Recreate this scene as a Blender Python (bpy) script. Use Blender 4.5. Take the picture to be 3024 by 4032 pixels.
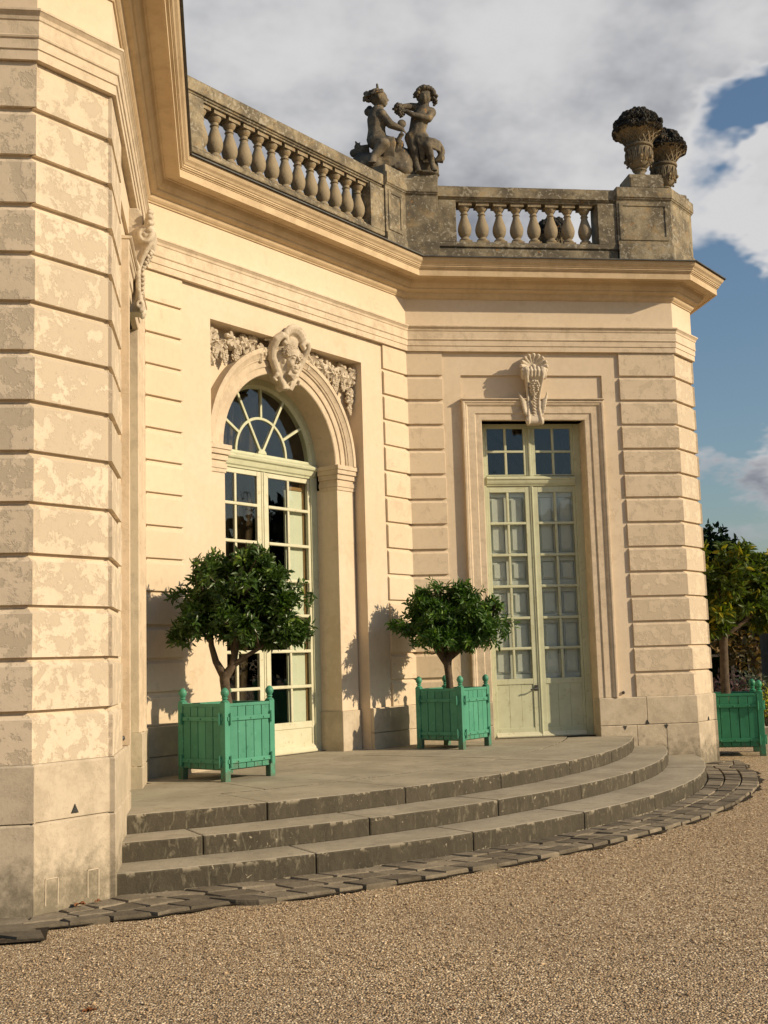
import bpy, bmesh, math, random
import numpy as np
from mathutils import Vector, Matrix
R2D = math.radians
random.seed(7)
rng = np.random.default_rng(7)
for o in list(bpy.data.objects): bpy.data.objects.remove(o)
scene = bpy.context.scene
COL = scene.collection

# ------------------------------------------------------------------ camera
cam = bpy.data.cameras.new('camera')
cam.sensor_fit = 'VERTICAL'; cam.sensor_height = 24.0
cam.lens = 4639.9457 / 4032 * 24.0
cam.clip_start = 0.1; cam.clip_end = 3000
camo = bpy.data.objects.new('camera', cam); COL.objects.link(camo)
camo.matrix_world = Matrix(((0.99047083, 0.01203476, -0.13719588, -2.49368),
                            (-0.13459803, -0.12640766, -0.98280439, -15.254512),
                            (-0.02917042, 0.99190537, -0.12358324, 0.597632),
                            (0, 0, 0, 1)))
scene.camera = camo

# ------------------------------------------------------------------ sun, sky
SUN_AZ, SUN_EL = R2D(26.0), R2D(25.0)          # azimuth measured from +x towards -y
sv = Vector((math.cos(SUN_AZ) * math.cos(SUN_EL), -math.sin(SUN_AZ) * math.cos(SUN_EL), math.sin(SUN_EL)))
sun = bpy.data.lights.new('sun', 'SUN'); sun.energy = 5.0; sun.angle = R2D(0.53); sun.color = (1.0, 0.815, 0.57)
suno = bpy.data.objects.new('sun', sun); COL.objects.link(suno)
suno.rotation_euler = sv.to_track_quat('Z', 'Y').to_euler(); suno.location = sv * 60
scene.view_settings.view_transform = 'Standard'; scene.view_settings.look = 'None'
scene.view_settings.exposure = 0.0; scene.view_settings.gamma = 1.0
scene.view_settings.use_curve_mapping = False

class NT:
    def __init__(s, tree): s.t = tree; s.N = tree.nodes; s.L = tree.links
    def n(s, typ, **kw):
        nd = s.N.new(typ)
        for k, v in kw.items():
            if k[0] == '_': setattr(nd, k[1:], v)
            else:
                key = int(k[1:]) if k[0] == 'i' and k[1:].isdigit() else k.replace('__', ' ')
                s.set(nd.inputs[key], v)
        return nd
    def set(s, inp, v):
        if isinstance(v, bpy.types.NodeSocket): s.L.new(v, inp)
        elif isinstance(v, (tuple, list)) and len(v) == 3 and inp.type == 'RGBA': inp.default_value = (*v, 1)
        else: inp.default_value = v
    def math(s, op, a, b=0.0, c=0.0, clamp=False):
        nd = s.n('ShaderNodeMath', _operation=op, i0=a, i1=b, i2=c); nd.use_clamp = clamp; return nd.outputs[0]
    def vmath(s, op, a, b=(0, 0, 0), scale=None):
        nd = s.n('ShaderNodeVectorMath', _operation=op); s.set(nd.inputs[0], a); s.set(nd.inputs[1], b)
        if scale is not None: s.set(nd.inputs[3], scale)
        return nd.outputs['Value'] if op in ('LENGTH', 'DISTANCE', 'DOT_PRODUCT') else nd.outputs[0]
    def noise(s, vec, scale, detail=4, rough=.55, dist=0.0, col=False):
        nd = s.n('ShaderNodeTexNoise', Scale=scale, Detail=detail, Roughness=rough, Distortion=dist)
        s.L.new(vec, nd.inputs['Vector']); return nd.outputs['Color' if col else 'Fac']
    def voro(s, vec, scale, feature='F1', out='Distance', rnd=1.0):
        nd = s.n('ShaderNodeTexVoronoi', _feature=feature, Scale=scale, Randomness=rnd); s.L.new(vec, nd.inputs['Vector'])
        return nd.outputs[out]
    def step(s, v, lo, hi, a=0.0, b=1.0):
        nd = s.n('ShaderNodeMapRange', _interpolation_type='SMOOTHSTEP'); s.set(nd.inputs[0], v)
        for i, q in enumerate((lo, hi, a, b)): s.set(nd.inputs[i + 1], q)
        return nd.outputs[0]
    def mix(s, f, a, b, typ='MIX'):
        nd = s.n('ShaderNodeMix', _data_type='RGBA', _blend_type=typ)
        s.set(nd.inputs[0], f); s.set(nd.inputs[6], a); s.set(nd.inputs[7], b); return nd.outputs[2]
    def bump(s, h, strength, dist, normal=None):
        nd = s.n('ShaderNodeBump', Strength=strength, Distance=dist, Height=h)
        if normal is not None: s.L.new(normal, nd.inputs['Normal'])
        return nd.outputs[0]

world = bpy.data.worlds.new('World'); scene.world = world; world.use_nodes = True
w = NT(world.node_tree); w.N.clear()
sky = w.n('ShaderNodeTexSky', _sky_type='NISHITA'); sky.sun_disc = False
sky.sun_elevation = SUN_EL
sky.sun_rotation = math.atan2(sv.x, sv.y)
sky.air_density = 1.3; sky.dust_density = 1.2; sky.ozone_density = 1.6
dirv = w.n('ShaderNodeTexCoord').outputs['Generated']
sep = w.n('ShaderNodeSeparateXYZ', Vector=dirv)
zc = w.math('ADD', w.math('MAXIMUM', sep.outputs[2], 0.0), 0.42)
plane = w.vmath('SCALE', dirv, scale=w.math('DIVIDE', 1.0, zc))
f1 = w.noise(plane, 2.6, 7, .58)
fld = w.math('ADD', w.math('MULTIPLY', w.math('SUBTRACT', f1, .5), 1.5), 0.36)
wdir = w.vmath('ADD', dirv, w.vmath('SCALE', w.vmath('SUBTRACT', w.noise(plane, 7.0, 4, .62, 0, True), (.5, .5, .5)), scale=.15))
def blob(c, r, wt):
    global fld
    dd = w.vmath('DISTANCE', wdir, c)
    fld = w.math('ADD', fld, w.math('MULTIPLY', w.step(dd, 0.0, r, 1.0, 0.0), wt))
blob((0.02, 0.88, 0.48), .46, .75); blob((0.26, 0.84, 0.48), .36, .62); blob((0.39, 0.77, 0.50), .15, .40)
blob((0.422, 0.812, 0.405), .070, -.85); blob((0.405, 0.88, 0.240), .10, -.60)
blob((0.438, 0.838, 0.338), .080, .85); blob((0.430, 0.893, 0.140), .055, .50); blob((0.30, 0.87, 0.37), .09, .15)
cover = w.step(fld, .40, .78)
shade = w.noise(plane, 4.6, 5, .58)
big = w.noise(w.vmath('ADD', plane, (3.1, 1.7, .4)), 1.5, 2, .5)
tone = w.math('ADD', w.math('MULTIPLY', shade, .9), w.math('MULTIPLY', big, .7))
edge = w.step(fld, .55, .95, 1.0, 0.0)
tone = w.math('ADD', w.math('SUBTRACT', tone, .34), w.math('MULTIPLY', edge, .18))
tone = w.math('ADD', tone, w.math('MULTIPLY', w.step(w.vmath('DISTANCE', wdir, (0.425, 0.845, 0.345)), .02, .11, 1.0, 0.0), .30))
ccol = w.mix(w.step(tone, .30, .70), (2.1, 2.28, 2.75), (7.4, 7.35, 7.4))
low = w.step(sep.outputs[2], .02, .26, 1.0, 0.0)
ccol = w.mix(w.math('MULTIPLY', low, .6), ccol, (2.5, 2.75, 3.25))
skyc = w.mix(1.0, sky.outputs[0], (.86, .96, 1.08), 'MULTIPLY')
allc = w.mix(cover, skyc, ccol)
bg = w.n('ShaderNodeBackground', Color=allc, Strength=0.09)
wo = w.n('ShaderNodeOutputWorld'); w.L.new(bg.outputs[0], wo.inputs[0])

world.cycles.sampling_method = 'MANUAL'; world.cycles.sample_map_resolution = 256
scene.cycles.max_bounces = 7; scene.cycles.diffuse_bounces = 3; scene.cycles.glossy_bounces = 3; scene.cycles.transparent_max_bounces = 12
scene.cycles.caustics_reflective = False; scene.cycles.caustics_refractive = False

# ------------------------------------------------------------------ materials
def newmat(name):
    m = bpy.data.materials.new(name); m.use_nodes = True
    t = NT(m.node_tree); t.N.clear()
    b = t.n('ShaderNodeBsdfPrincipled'); o = t.n('ShaderNodeOutputMaterial'); t.L.new(b.outputs[0], o.inputs[0])
    b.inputs['Specular IOR Level'].default_value = .3
    return m, t, b, t.n('ShaderNodeTexCoord').outputs['Object']

def stone(name, c1, c2, cp, amt=.5, pscale=4.0, contrast=.04, grit=.35, moss=0.0, soot=0.0, seedv=(0, 0, 0)):
    """painted limestone render: two cream tones, peeled islands (cp), grit and optional moss / soot stains"""
    m, t, b, co = newmat(name)
    v = t.vmath('ADD', co, seedv)
    base = t.mix(t.step(t.noise(v, .9, 5, .6), .35, .65), c1, c2)
    base = t.mix(t.step(t.noise(v, 14, 4, .6), .3, .75, 0, .28), base, tuple(q * .80 for q in c2))
    pn = t.noise(v, pscale, 7, .74, .25)
    pk = t.math('ADD', pn, t.math('MULTIPLY', t.math('SUBTRACT', t.noise(v, .55, 2), .5), .35))
    pm = t.step(pk, amt - contrast, amt + contrast)
    rim = t.math('MULTIPLY', t.step(pk, amt - contrast * 2.2, amt), t.step(pk, amt, amt + contrast * 1.5, 1, 0))
    base = t.mix(pm, cp, base)
    rnd = t.n('ShaderNodeObjectInfo').outputs['Random']
    base = t.mix(t.step(rnd, 0, 1, 0, .16), base, tuple(q * .78 for q in cp))
    base = t.mix(t.math('MULTIPLY', rim, .15), base, tuple(q * .62 for q in cp))
    sp = t.noise(v, 46, 3, .7)
    base = t.mix(t.step(sp, .60, .74, 0, grit), base, tuple(q * .48 for q in cp))
    streak = t.noise(t.vmath('MULTIPLY', v, (9, 9, .7)), 1.0, 4, .6)
    base = t.mix(t.step(streak, .58, .80, 0, .12), base, tuple(q * .55 for q in cp))
    sx = t.n('ShaderNodeSeparateXYZ', Vector=co)
    if moss:
        mk = t.math('ADD', t.noise(v, 9, 8, .72), t.math('MULTIPLY', t.step(sx.outputs[2], -.92, -.28, .34, -.12), 1.0))
        base = t.mix(t.step(mk, .50, .92, 0, moss), base, (.10, .088, .055))
    if soot:
        sk = t.noise(v, 2.6, 8, .7, .4)
        base = t.mix(t.step(sk, .50, .66, 0, soot), base, (.07, .062, .05))
    t.L.new(base, b.inputs['Base Color']); b.inputs['Roughness'].default_value = .88
    h = t.math('ADD', t.math('MULTIPLY', pm, .5), t.math('MULTIPLY', sp, .30))
    t.L.new(t.bump(h, .55, .006), b.inputs['Normal'])
    return m

CRM1, CRM2 = (.69, .575, .43), (.655, .535, .385)
M_clean = stone('stone_cream', CRM1, CRM2, (.645, .52, .365), .365, 2.4, .05, .10)
M_trim = stone('stone_trim', (.67, .555, .41), (.63, .51, .365), (.53, .43, .305), .42, 6.0, .12, .28)
M_peelL = stone('stone_peeling', (.70, .585, .44), (.68, .56, .41), (.535, .445, .325), .49, 5.6, .028, .45)
M_peelR = stone('stone_peeling_far', (.67, .555, .41), (.63, .52, .375), (.56, .46, .335), .485, 6.0, .035, .36, seedv=(13, 5, 3))
M_inner = stone('stone_quoin_inner', (.70, .58, .425), (.665, .54, .385), (.60, .485, .345), .38, 4.0, .06, .16)
M_plinth = stone('stone_plinth', (.60, .51, .385), (.56, .47, .34), (.44, .37, .27), .46, 4.2, .14, .5, moss=.75)
M_corn = stone('stone_cornice', (.60, .455, .285), (.64, .50, .325), (.50, .375, .23), .40, 3.0, .14, .22)
M_orn = stone('stone_ornament', (.66, .575, .45), (.62, .53, .40), (.50, .42, .315), .44, 9.0, .12, .25)

def weathered(name, c_ok, c_dark, dark_amt, lich, z0=None):
    m, t, b, co = newmat(name)
    g = t.n('ShaderNodeNewGeometry')
    v = co
    a = t.noise(v, 3.0, 7, .68, .3)
    base = t.mix(t.step(t.noise(v, 1.3, 4), .35, .65), c_ok, tuple(q * .8 for q in c_ok))
    base = t.mix(t.step(t.noise(v, 7, 5, .6), .5, .72, 0, .55), base, (.46, .30, .12))
    up = t.n('ShaderNodeSeparateXYZ', Vector=g.outputs['Normal']).outputs[2]
    k = t.math('ADD', a, t.math('MULTIPLY', t.step(up, .15, .8), .14))
    base = t.mix(t.step(k, dark_amt - .16, dark_amt + .16, 0, .92), base, c_dark)
    base = t.mix(t.step(t.noise(v, 18, 5, .7), .56, .72, 0, .55), base, tuple(q * .55 for q in c_dark))
    l = t.math('ADD', t.noise(v, 21, 5, .62, .3), t.math('MULTIPLY', t.noise(v, 1.7, 2), .25))
    base = t.mix(t.step(l, lich, lich + .05, 0, .7), base, (.40, .36, .28))
    l2 = t.noise(t.vmath('ADD', v, (7, 3, 1)), 13, 5, .6)
    base = t.mix(t.step(l2, .665, .70, 0, .8), base, (.42, .20, .05))
    t.L.new(base, b.inputs['Base Color']); b.inputs['Roughness'].default_value = .95
    h = t.math('ADD', t.noise(v, 30, 6, .7), t.math('MULTIPLY', t.noise(v, 120, 3), .4))
    t.L.new(t.bump(h, .6, .012), b.inputs['Normal'])
    return m
M_rail = weathered('stone_balustrade', (.40, .33, .215), (.105, .09, .066), .475, .685)
M_balus = weathered('stone_baluster', (.34, .275, .18), (.14, .118, .082), .58, .80)
M_statue = weathered('stone_statue', (.27, .22, .15), (.062, .055, .044), .48, .80)
M_urn = weathered('stone_urn', (.30, .24, .155), (.075, .064, .047), .54, .84)
M_urnleaf = weathered('stone_urn_flowers', (.055, .050, .040), (.028, .026, .022), .46, .9)

def stepstone(name):
    m, t, b, co = newmat(name)
    g = t.n('ShaderNodeNewGeometry')
    up = t.n('ShaderNodeSeparateXYZ', Vector=g.outputs['Normal']).outputs[2]
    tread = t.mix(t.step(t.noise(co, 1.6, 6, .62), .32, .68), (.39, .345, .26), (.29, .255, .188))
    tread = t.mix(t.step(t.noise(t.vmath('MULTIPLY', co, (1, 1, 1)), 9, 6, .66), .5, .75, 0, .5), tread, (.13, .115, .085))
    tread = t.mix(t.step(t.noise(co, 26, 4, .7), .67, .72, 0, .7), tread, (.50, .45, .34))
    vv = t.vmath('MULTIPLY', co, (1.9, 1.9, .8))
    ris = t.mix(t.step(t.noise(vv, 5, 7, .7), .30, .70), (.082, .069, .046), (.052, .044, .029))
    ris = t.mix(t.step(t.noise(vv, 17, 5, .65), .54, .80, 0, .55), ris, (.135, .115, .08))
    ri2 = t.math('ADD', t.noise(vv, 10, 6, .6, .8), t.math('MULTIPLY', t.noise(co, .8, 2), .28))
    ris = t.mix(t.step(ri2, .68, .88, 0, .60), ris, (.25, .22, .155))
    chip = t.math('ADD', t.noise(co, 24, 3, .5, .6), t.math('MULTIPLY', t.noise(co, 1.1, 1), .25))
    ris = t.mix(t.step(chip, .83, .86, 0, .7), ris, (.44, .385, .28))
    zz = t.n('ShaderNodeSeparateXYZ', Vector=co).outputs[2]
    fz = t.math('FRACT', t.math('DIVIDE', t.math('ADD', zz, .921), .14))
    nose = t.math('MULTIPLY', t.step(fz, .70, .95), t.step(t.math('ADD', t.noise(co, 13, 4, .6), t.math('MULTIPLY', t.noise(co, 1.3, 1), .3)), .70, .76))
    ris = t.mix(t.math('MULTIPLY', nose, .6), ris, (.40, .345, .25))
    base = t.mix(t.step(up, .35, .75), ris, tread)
    t.L.new(base, b.inputs['Base Color']); b.inputs['Roughness'].default_value = .82
    h = t.math('ADD', t.noise(co, 22, 7, .7), t.math('MULTIPLY', t.noise(co, 4, 3), .9))
    t.L.new(t.bump(h, .5, .012), b.inputs['Normal'])
    return m
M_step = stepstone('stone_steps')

def simple(name, c1, c2, scale=6, rough=.6, bump=.2, bd=.004, spec=.3, c3=None, bscale=40, vary=0, dirt=0):
    m, t, b, co = newmat(name)
    base = t.mix(t.step(t.noise(co, scale, 6, .62), .32, .68), c1, c2)
    if c3: base = t.mix(t.step(t.noise(co, scale * 3.1, 5, .68), .56, .70, 0, .8), base, c3)
    if dirt:
        dz_ = t.n('ShaderNodeSeparateXYZ', Vector=co).outputs[2]
        dk = t.math('ADD', t.noise(co, 16, 6, .7), t.step(dz_, .0, .30, .30, -.05)); base = t.mix(t.step(dk, .60, .80, 0, dirt), base, (.10, .085, .055))
        wk = t.noise(t.vmath('ADD', co, (5, 2, 9)), 21, 5, .7); base = t.mix(t.step(wk, .66, .70, 0, .7), base, tuple(q * 1.9 for q in c2))
    if vary:
        rnd = t.n('ShaderNodeObjectInfo').outputs['Random']; vr = t.n('ShaderNodeCombineXYZ'); f_ = t.step(rnd, 0, 1, 1 - vary, 1 + vary)
        for i_ in range(3): t.L.new(f_, vr.inputs[i_])
        base = t.mix(1.0, base, vr.outputs[0], 'MULTIPLY')
    t.L.new(base, b.inputs['Base Color']); b.inputs['Roughness'].default_value = rough
    b.inputs['Specular IOR Level'].default_value = spec
    t.L.new(t.bump(t.noise(co, bscale, 5, .65), bump, bd), b.inputs['Normal'])
    return m
M_pave = simple('stone_paving', (.235, .198, .142), (.15, .125, .088), 3.2, .9, .8, .012, .2, (.26, .22, .16), 26, .35)
M_bed = simple('sand_bed', (.060, .048, .033), (.035, .028, .020), 8, .95, .6, .01, .1, (.19, .145, .095))
M_green = simple('green_paint', (.056, .240, .152), (.075, .28, .180), 4, .5, .35, .002, .35, (.036, .185, .112), 55, .10, .6)
M_green3 = simple('green_paint_aged', (.030, .20, .10), (.038, .235, .125), 5, .5, .25, .0015, .4, (.025, .15, .08), 60, .10, .6)
M_soil = simple('soil', (.035, .025, .016), (.06, .042, .026), 20, .95, .9, .02, .1)
M_door = simple('door_paint', (.56, .575, .40), (.50, .51, .345), 5, .5, .3, .002, .35, (.40, .385, .24), 50)
M_doorw = simple('door_paint_pale', (.62, .60, .44), (.56, .54, .38), 5, .5, .3, .002, .35, (.42, .37, .24), 50)
M_shut = simple('shutter_paint', (.74, .745, .68), (.70, .70, .63), 3, .55, .1, .001, .3)
M_cream = simple('inner_panel_paint', (.72, .73, .56), (.68, .69, .52), 3, .5, .1, .001, .3)
M_wood = simple('inner_wood', (.34, .19, .06), (.27, .145, .045), 12, .45, .1, .001, .4)
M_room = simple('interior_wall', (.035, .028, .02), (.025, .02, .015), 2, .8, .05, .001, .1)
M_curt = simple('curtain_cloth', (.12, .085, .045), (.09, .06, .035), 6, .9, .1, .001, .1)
M_lead = simple('roof_lead', (.045, .045, .042), (.09, .088, .08), 9, .55, .4, .004, .4, (.03, .028, .024))
M_iron = simple('iron', (.05, .048, .045), (.03, .03, .028), 20, .5, .2, .001, .5)
M_vent = simple('vent_dark', (.03, .035, .03), (.05, .055, .05), 20, .8, .1, .001, .2)
M_mort = simple('mortar', (.62, .53, .40), (.54, .45, .33), 12, .95, .5, .003, .1)
M_bark = simple('bark', (.125, .092, .062), (.075, .055, .038), 14, .9, .9, .008, .15, (.20, .15, .10), 45)
M_dead = simple('dead_leaf', (.22, .085, .03), (.13, .05, .02), 18, .7, .3, .003, .2)
M_slate = simple('dark_trellis', (.035, .04, .042), (.05, .056, .06), 6, .6, .2, .002, .3)
M_stake = simple('stake_wood', (.30, .25, .18), (.22, .18, .13), 9, .85, .3, .002, .2)

def leafmat(name, c1, c2, c3, amt3, rough=.33, trans=.25, spec=.5):
    m, t, b, co = newmat(name)
    at = t.n('ShaderNodeAttribute', _attribute_name='tint').outputs['Fac']
    base = t.mix(at, c1, c2)
    base = t.mix(t.step(at, 1 - amt3, 1 - amt3 + .03), base, c3)
    t.L.new(base, b.inputs['Base Color']); b.inputs['Roughness'].default_value = rough
    b.inputs['Specular IOR Level'].default_value = spec
    tr = t.n('ShaderNodeBsdfTranslucent'); t.L.new(t.mix(1.0, base, (1.3, 1.5, .55), 'MULTIPLY'), tr.inputs[0])
    mx = t.n('ShaderNodeMixShader', Fac=trans)
    t.L.new(b.outputs[0], mx.inputs[1]); t.L.new(tr.outputs[0], mx.inputs[2])
    out = [n for n in t.N if n.type == 'OUTPUT_MATERIAL'][0]; t.L.new(mx.outputs[0], out.inputs[0])
    return m
M_leaf = leafmat('orange_leaf', (.026, .058, .010), (.068, .128, .018), (.15, .225, .03), .14, .38, .22, .45)
M_leaf2 = leafmat('orange_leaf_light', (.030, .074, .012), (.070, .150, .020), (.14, .235, .03), .16, .40, .22, .4)
M_leaf3 = leafmat('yellowing_leaf', (.050, .085, .014), (.11, .15, .020), (.33, .29, .03), .22, .5, .3, .25)
M_dark = leafmat('dark_foliage', (.008, .018, .008), (.014, .028, .012), (.02, .04, .016), .2, .8, .05, .05)
M_autumn = leafmat('autumn_leaf', (.05, .045, .014), (.11, .075, .02), (.19, .11, .025), .3, .6)
M_purple = leafmat('purple_shrub', (.07, .045, .05), (.11, .07, .075), (.16, .09, .10), .3, .8, .1, .1)
M_grey = leafmat('grey_green_shrub', (.07, .085, .06), (.11, .125, .085), (.16, .17, .12), .3, .8, .1, .1)
M_yel = leafmat('yellow_flower', (.12, .14, .02), (.35, .33, .03), (.5, .45, .05), .4, .6, .2, .1)

def glassmat():
    m, t, b, co = newmat('window_glass')
    t.N.clear()
    lw = t.n('ShaderNodeLayerWeight', Blend=.5)
    fr = t.math('ADD', t.math('MULTIPLY', t.math('POWER', lw.outputs['Facing'], 4.5), .85), .042)
    co = t.n('ShaderNodeTexCoord').outputs['Object']
    nb = t.bump(t.noise(co, 3.0, 2, .5), .10, .02)
    gl = t.n('ShaderNodeBsdfGlossy', Roughness=.015, Color=(.95, .97, 1, 1)); t.L.new(nb, gl.inputs['Normal'])
    tr = t.n('ShaderNodeBsdfTransparent', Color=(.93, .95, .94, 1))
    mx = t.n('ShaderNodeMixShader', Fac=fr); t.L.new(tr.outputs[0], mx.inputs[1]); t.L.new(gl.outputs[0], mx.inputs[2])
    o = t.n('ShaderNodeOutputMaterial'); t.L.new(mx.outputs[0], o.inputs[0]); return m
M_glass = glassmat()

def gravelmat():
    m, t, b, co = newmat('gravel')
    v = t.vmath('ADD', co, t.vmath('SCALE', t.noise(co, 60, 2, .5, 0, True), scale=.006))
    cell = t.voro(v, 82, 'F1', 'Color'); dist = t.voro(v, 82)
    cs = t.n('ShaderNodeSeparateXYZ', Vector=cell)
    c = t.mix(cs.outputs[0], (.30, .21, .120), (.66, .49, .295))
    c = t.mix(t.step(cs.outputs[1], .80, .86, 0, .95), c, (.90, .75, .52))
    c = t.mix(t.step(cs.outputs[2], .80, .86, 0, .9), c, (.11, .072, .040))
    big = t.noise(co, .8, 6, .62)
    c = t.mix(t.step(big, .35, .7, .0, .30), c, (.34, .25, .16))
    c = t.mix(t.step(t.noise(t.vmath('MULTIPLY', co, (1, 1, 1)), 7, 4, .6), .55, .75, 0, .30), c, (.23, .165, .10))
    t.L.new(c, b.inputs['Base Color']); b.inputs['Roughness'].default_value = .9
    h = t.math('ADD', t.math('SUBTRACT', 1, t.math('MULTIPLY', dist, 1.2)), t.math('MULTIPLY', cs.outputs[0], .6))
    nb = t.bump(t.noise(co, 2.3, 3, .5), .25, .10)
    t.L.new(t.bump(h, 1.0, .012, nb), b.inputs['Normal'])
    return m
M_gravel = gravelmat()

# ------------------------------------------------------------------ mesh helpers
class Frame:
    """local wall frame: r along the wall, o outwards, z up"""
    def __init__(s, org, tan, nor): s.O = Vector((*org, 0)); s.T = Vector((*tan, 0)).normalized(); s.N = Vector((*nor, 0)).normalized()
    def p(s, r, o, z): return s.O + s.T * r + s.N * o + Vector((0, 0, z))
ID = Frame((0, 0), (1, 0), (0, 1))

class MB:
    def __init__(s): s.v = []; s.f = []
    def add(s, vs, fs):
        b = len(s.v); s.v += [tuple(q) for q in vs]; s.f += [tuple(b + i for i in f) for f in fs]; return s
    def box(s, fr, r0, r1, o0, o1, z0, z1):
        P = [fr.p(r, o, z) for z in (z0, z1) for o in (o0, o1) for r in (r0, r1)]
        return s.add(P, [(0, 1, 3, 2), (4, 6, 7, 5), (0, 4, 5, 1), (2, 3, 7, 6), (0, 2, 6, 4), (1, 5, 7, 3)])
    def room(s, fr, r0, r1, o0, o1, z0, z1):
        P = [fr.p(r, o, z) for z in (z0, z1) for o in (o0, o1) for r in (r0, r1)]
        return s.add(P, [(0, 1, 3, 2), (4, 6, 7, 5), (0, 4, 5, 1), (0, 2, 6, 4), (1, 5, 7, 3)])
    def prism(s, fr, poly, o0, o1):          # polygon in (r,z), thickness in o
        n = len(poly); P = [fr.p(r, o0, z) for r, z in poly] + [fr.p(r, o1, z) for r, z in poly]
        return s.add(P, [tuple(range(n)), tuple(range(2 * n - 1, n - 1, -1))] + [(i, (i + 1) % n, n + (i + 1) % n, n + i) for i in range(n)])
    def slab(s, poly, z0, z1):               # polygon in (x,y), thickness in z
        n = len(poly); P = [(x, y, z0) for x, y in poly] + [(x, y, z1) for x, y in poly]
        return s.add(P, [tuple(range(n)), tuple(range(2 * n - 1, n - 1, -1))] + [(i, (i + 1) % n, n + (i + 1) % n, n + i) for i in range(n)])
    def side(s, fr, poly, r0, r1):           # polygon in (o,z), thickness in r
        n = len(poly); P = [fr.p(r0, o, z) for o, z in poly] + [fr.p(r1, o, z) for o, z in poly]
        return s.add(P, [tuple(range(n)), tuple(range(2 * n - 1, n - 1, -1))] + [(i, (i + 1) % n, n + (i + 1) % n, n + i) for i in range(n)])
    def sweep(s, path, prof):                # closed profile (o,z) swept along plan path (x,y), mitred
        st = []; n = len(path)
        for i, p in enumerate(path):
            p = Vector(p)
            d0 = (p - Vector(path[i - 1])).normalized() if i else None
            d1 = (Vector(path[i + 1]) - p).normalized() if i < n - 1 else None
            if d0 is None: d0 = d1
            if d1 is None: d1 = d0
            n0 = Vector((d0.y, -d0.x)); n1 = Vector((d1.y, -d1.x))
            b = (n0 + n1); b = b / (1 + n0.dot(n1))
            st.append((p, b))
        m = len(prof); P = [(p.x + b.x * o, p.y + b.y * o, z) for p, b in st for o, z in prof]
        F = [(i * m + j, i * m + (j + 1) % m, (i + 1) * m + (j + 1) % m, (i + 1) * m + j) for i in range(n - 1) for j in range(m)]
        F += [tuple(range(m)), tuple(range((n - 1) * m + m - 1, (n - 1) * m - 1, -1))]
        return s.add(P, F)
    def lathe(s, c, prof, n=20, fr=None):    # profile (radius,z) round vertical axis
        m = len(prof); P = []; F = []
        for i in range(n):
            a = 2 * math.pi * i / n
            for r, z in prof: P.append((c[0] + r * math.cos(a), c[1] + r * math.sin(a), c[2] + z))
        for i in range(n):
            j = (i + 1) % n
            for k in range(m - 1): F.append((i * m + k, j * m + k, j * m + k + 1, i * m + k + 1))
        F.append(tuple(i * m for i in range(n))[::-1]); F.append(tuple(i * m + m - 1 for i in range(n)))
        return s.add(P, F)
    def tube(s, pts, rad, n=8, flat=None):   # tapered tube
        pts = [Vector(p) for p in pts]
        if not hasattr(rad, '__len__'): rad = [rad] * len(pts)
        P = []; F = []; prev = None
        for i, p in enumerate(pts):
            d = (pts[min(i + 1, len(pts) - 1)] - pts[max(i - 1, 0)]).normalized()
            if prev is None: u = d.orthogonal().normalized()
            else: u = (prev - d * prev.dot(d)); u = u.normalized() if u.length > 1e-6 else d.orthogonal().normalized()
            prev = u; vv = d.cross(u)
            for k in range(n):
                a = 2 * math.pi * k / n; P.append(p + (u * math.cos(a) + vv * math.sin(a)) * rad[i])
        for i in range(len(pts) - 1):
            for k in range(n): F.append((i * n + k, i * n + (k + 1) % n, (i + 1) * n + (k + 1) % n, (i + 1) * n + k))
        F.append(tuple(range(n))[::-1]); F.append(tuple(range((len(pts) - 1) * n, len(pts) * n)))
        return s.add(P, F)
    def ball(s, c, r, n=8, m=6, M=None):     # ellipsoid (r scalar or 3-vector)
        if not hasattr(r, '__len__'): r = (r, r, r)
        P = [Vector((0, 0, r[2]))]; F = []
        for j in range(1, m):
            th = math.pi * j / m
            for i in range(n): P.append(Vector((r[0] * math.sin(th) * math.cos(2 * math.pi * i / n), r[1] * math.sin(th) * math.sin(2 * math.pi * i / n), r[2] * math.cos(th))))
        P.append(Vector((0, 0, -r[2]))); L = len(P) - 1
        for i in range(n):
            F.append((0, 1 + i, 1 + (i + 1) % n)); F.append((L, 1 + (m - 2) * n + (i + 1) % n, 1 + (m - 2) * n + i))
            for j in range(m - 2): a = 1 + j * n; F.append((a + i, a + n + i, a + n + (i + 1) % n, a + (i + 1) % n))
        if M is not None: P = [M @ p for p in P]
        c = Vector(c); return s.add([p + c for p in P], F)
    def limb(s, a, b, ra, rb, n=10):         # capsule with taper for sculpting
        a, b = Vector(a), Vector(b); s.tube([a, a.lerp(b, .5), b], [ra, (ra + rb) / 2, rb], n)
        s.ball(a, ra, n, 6); s.ball(b, rb, n, 6); return s

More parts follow.
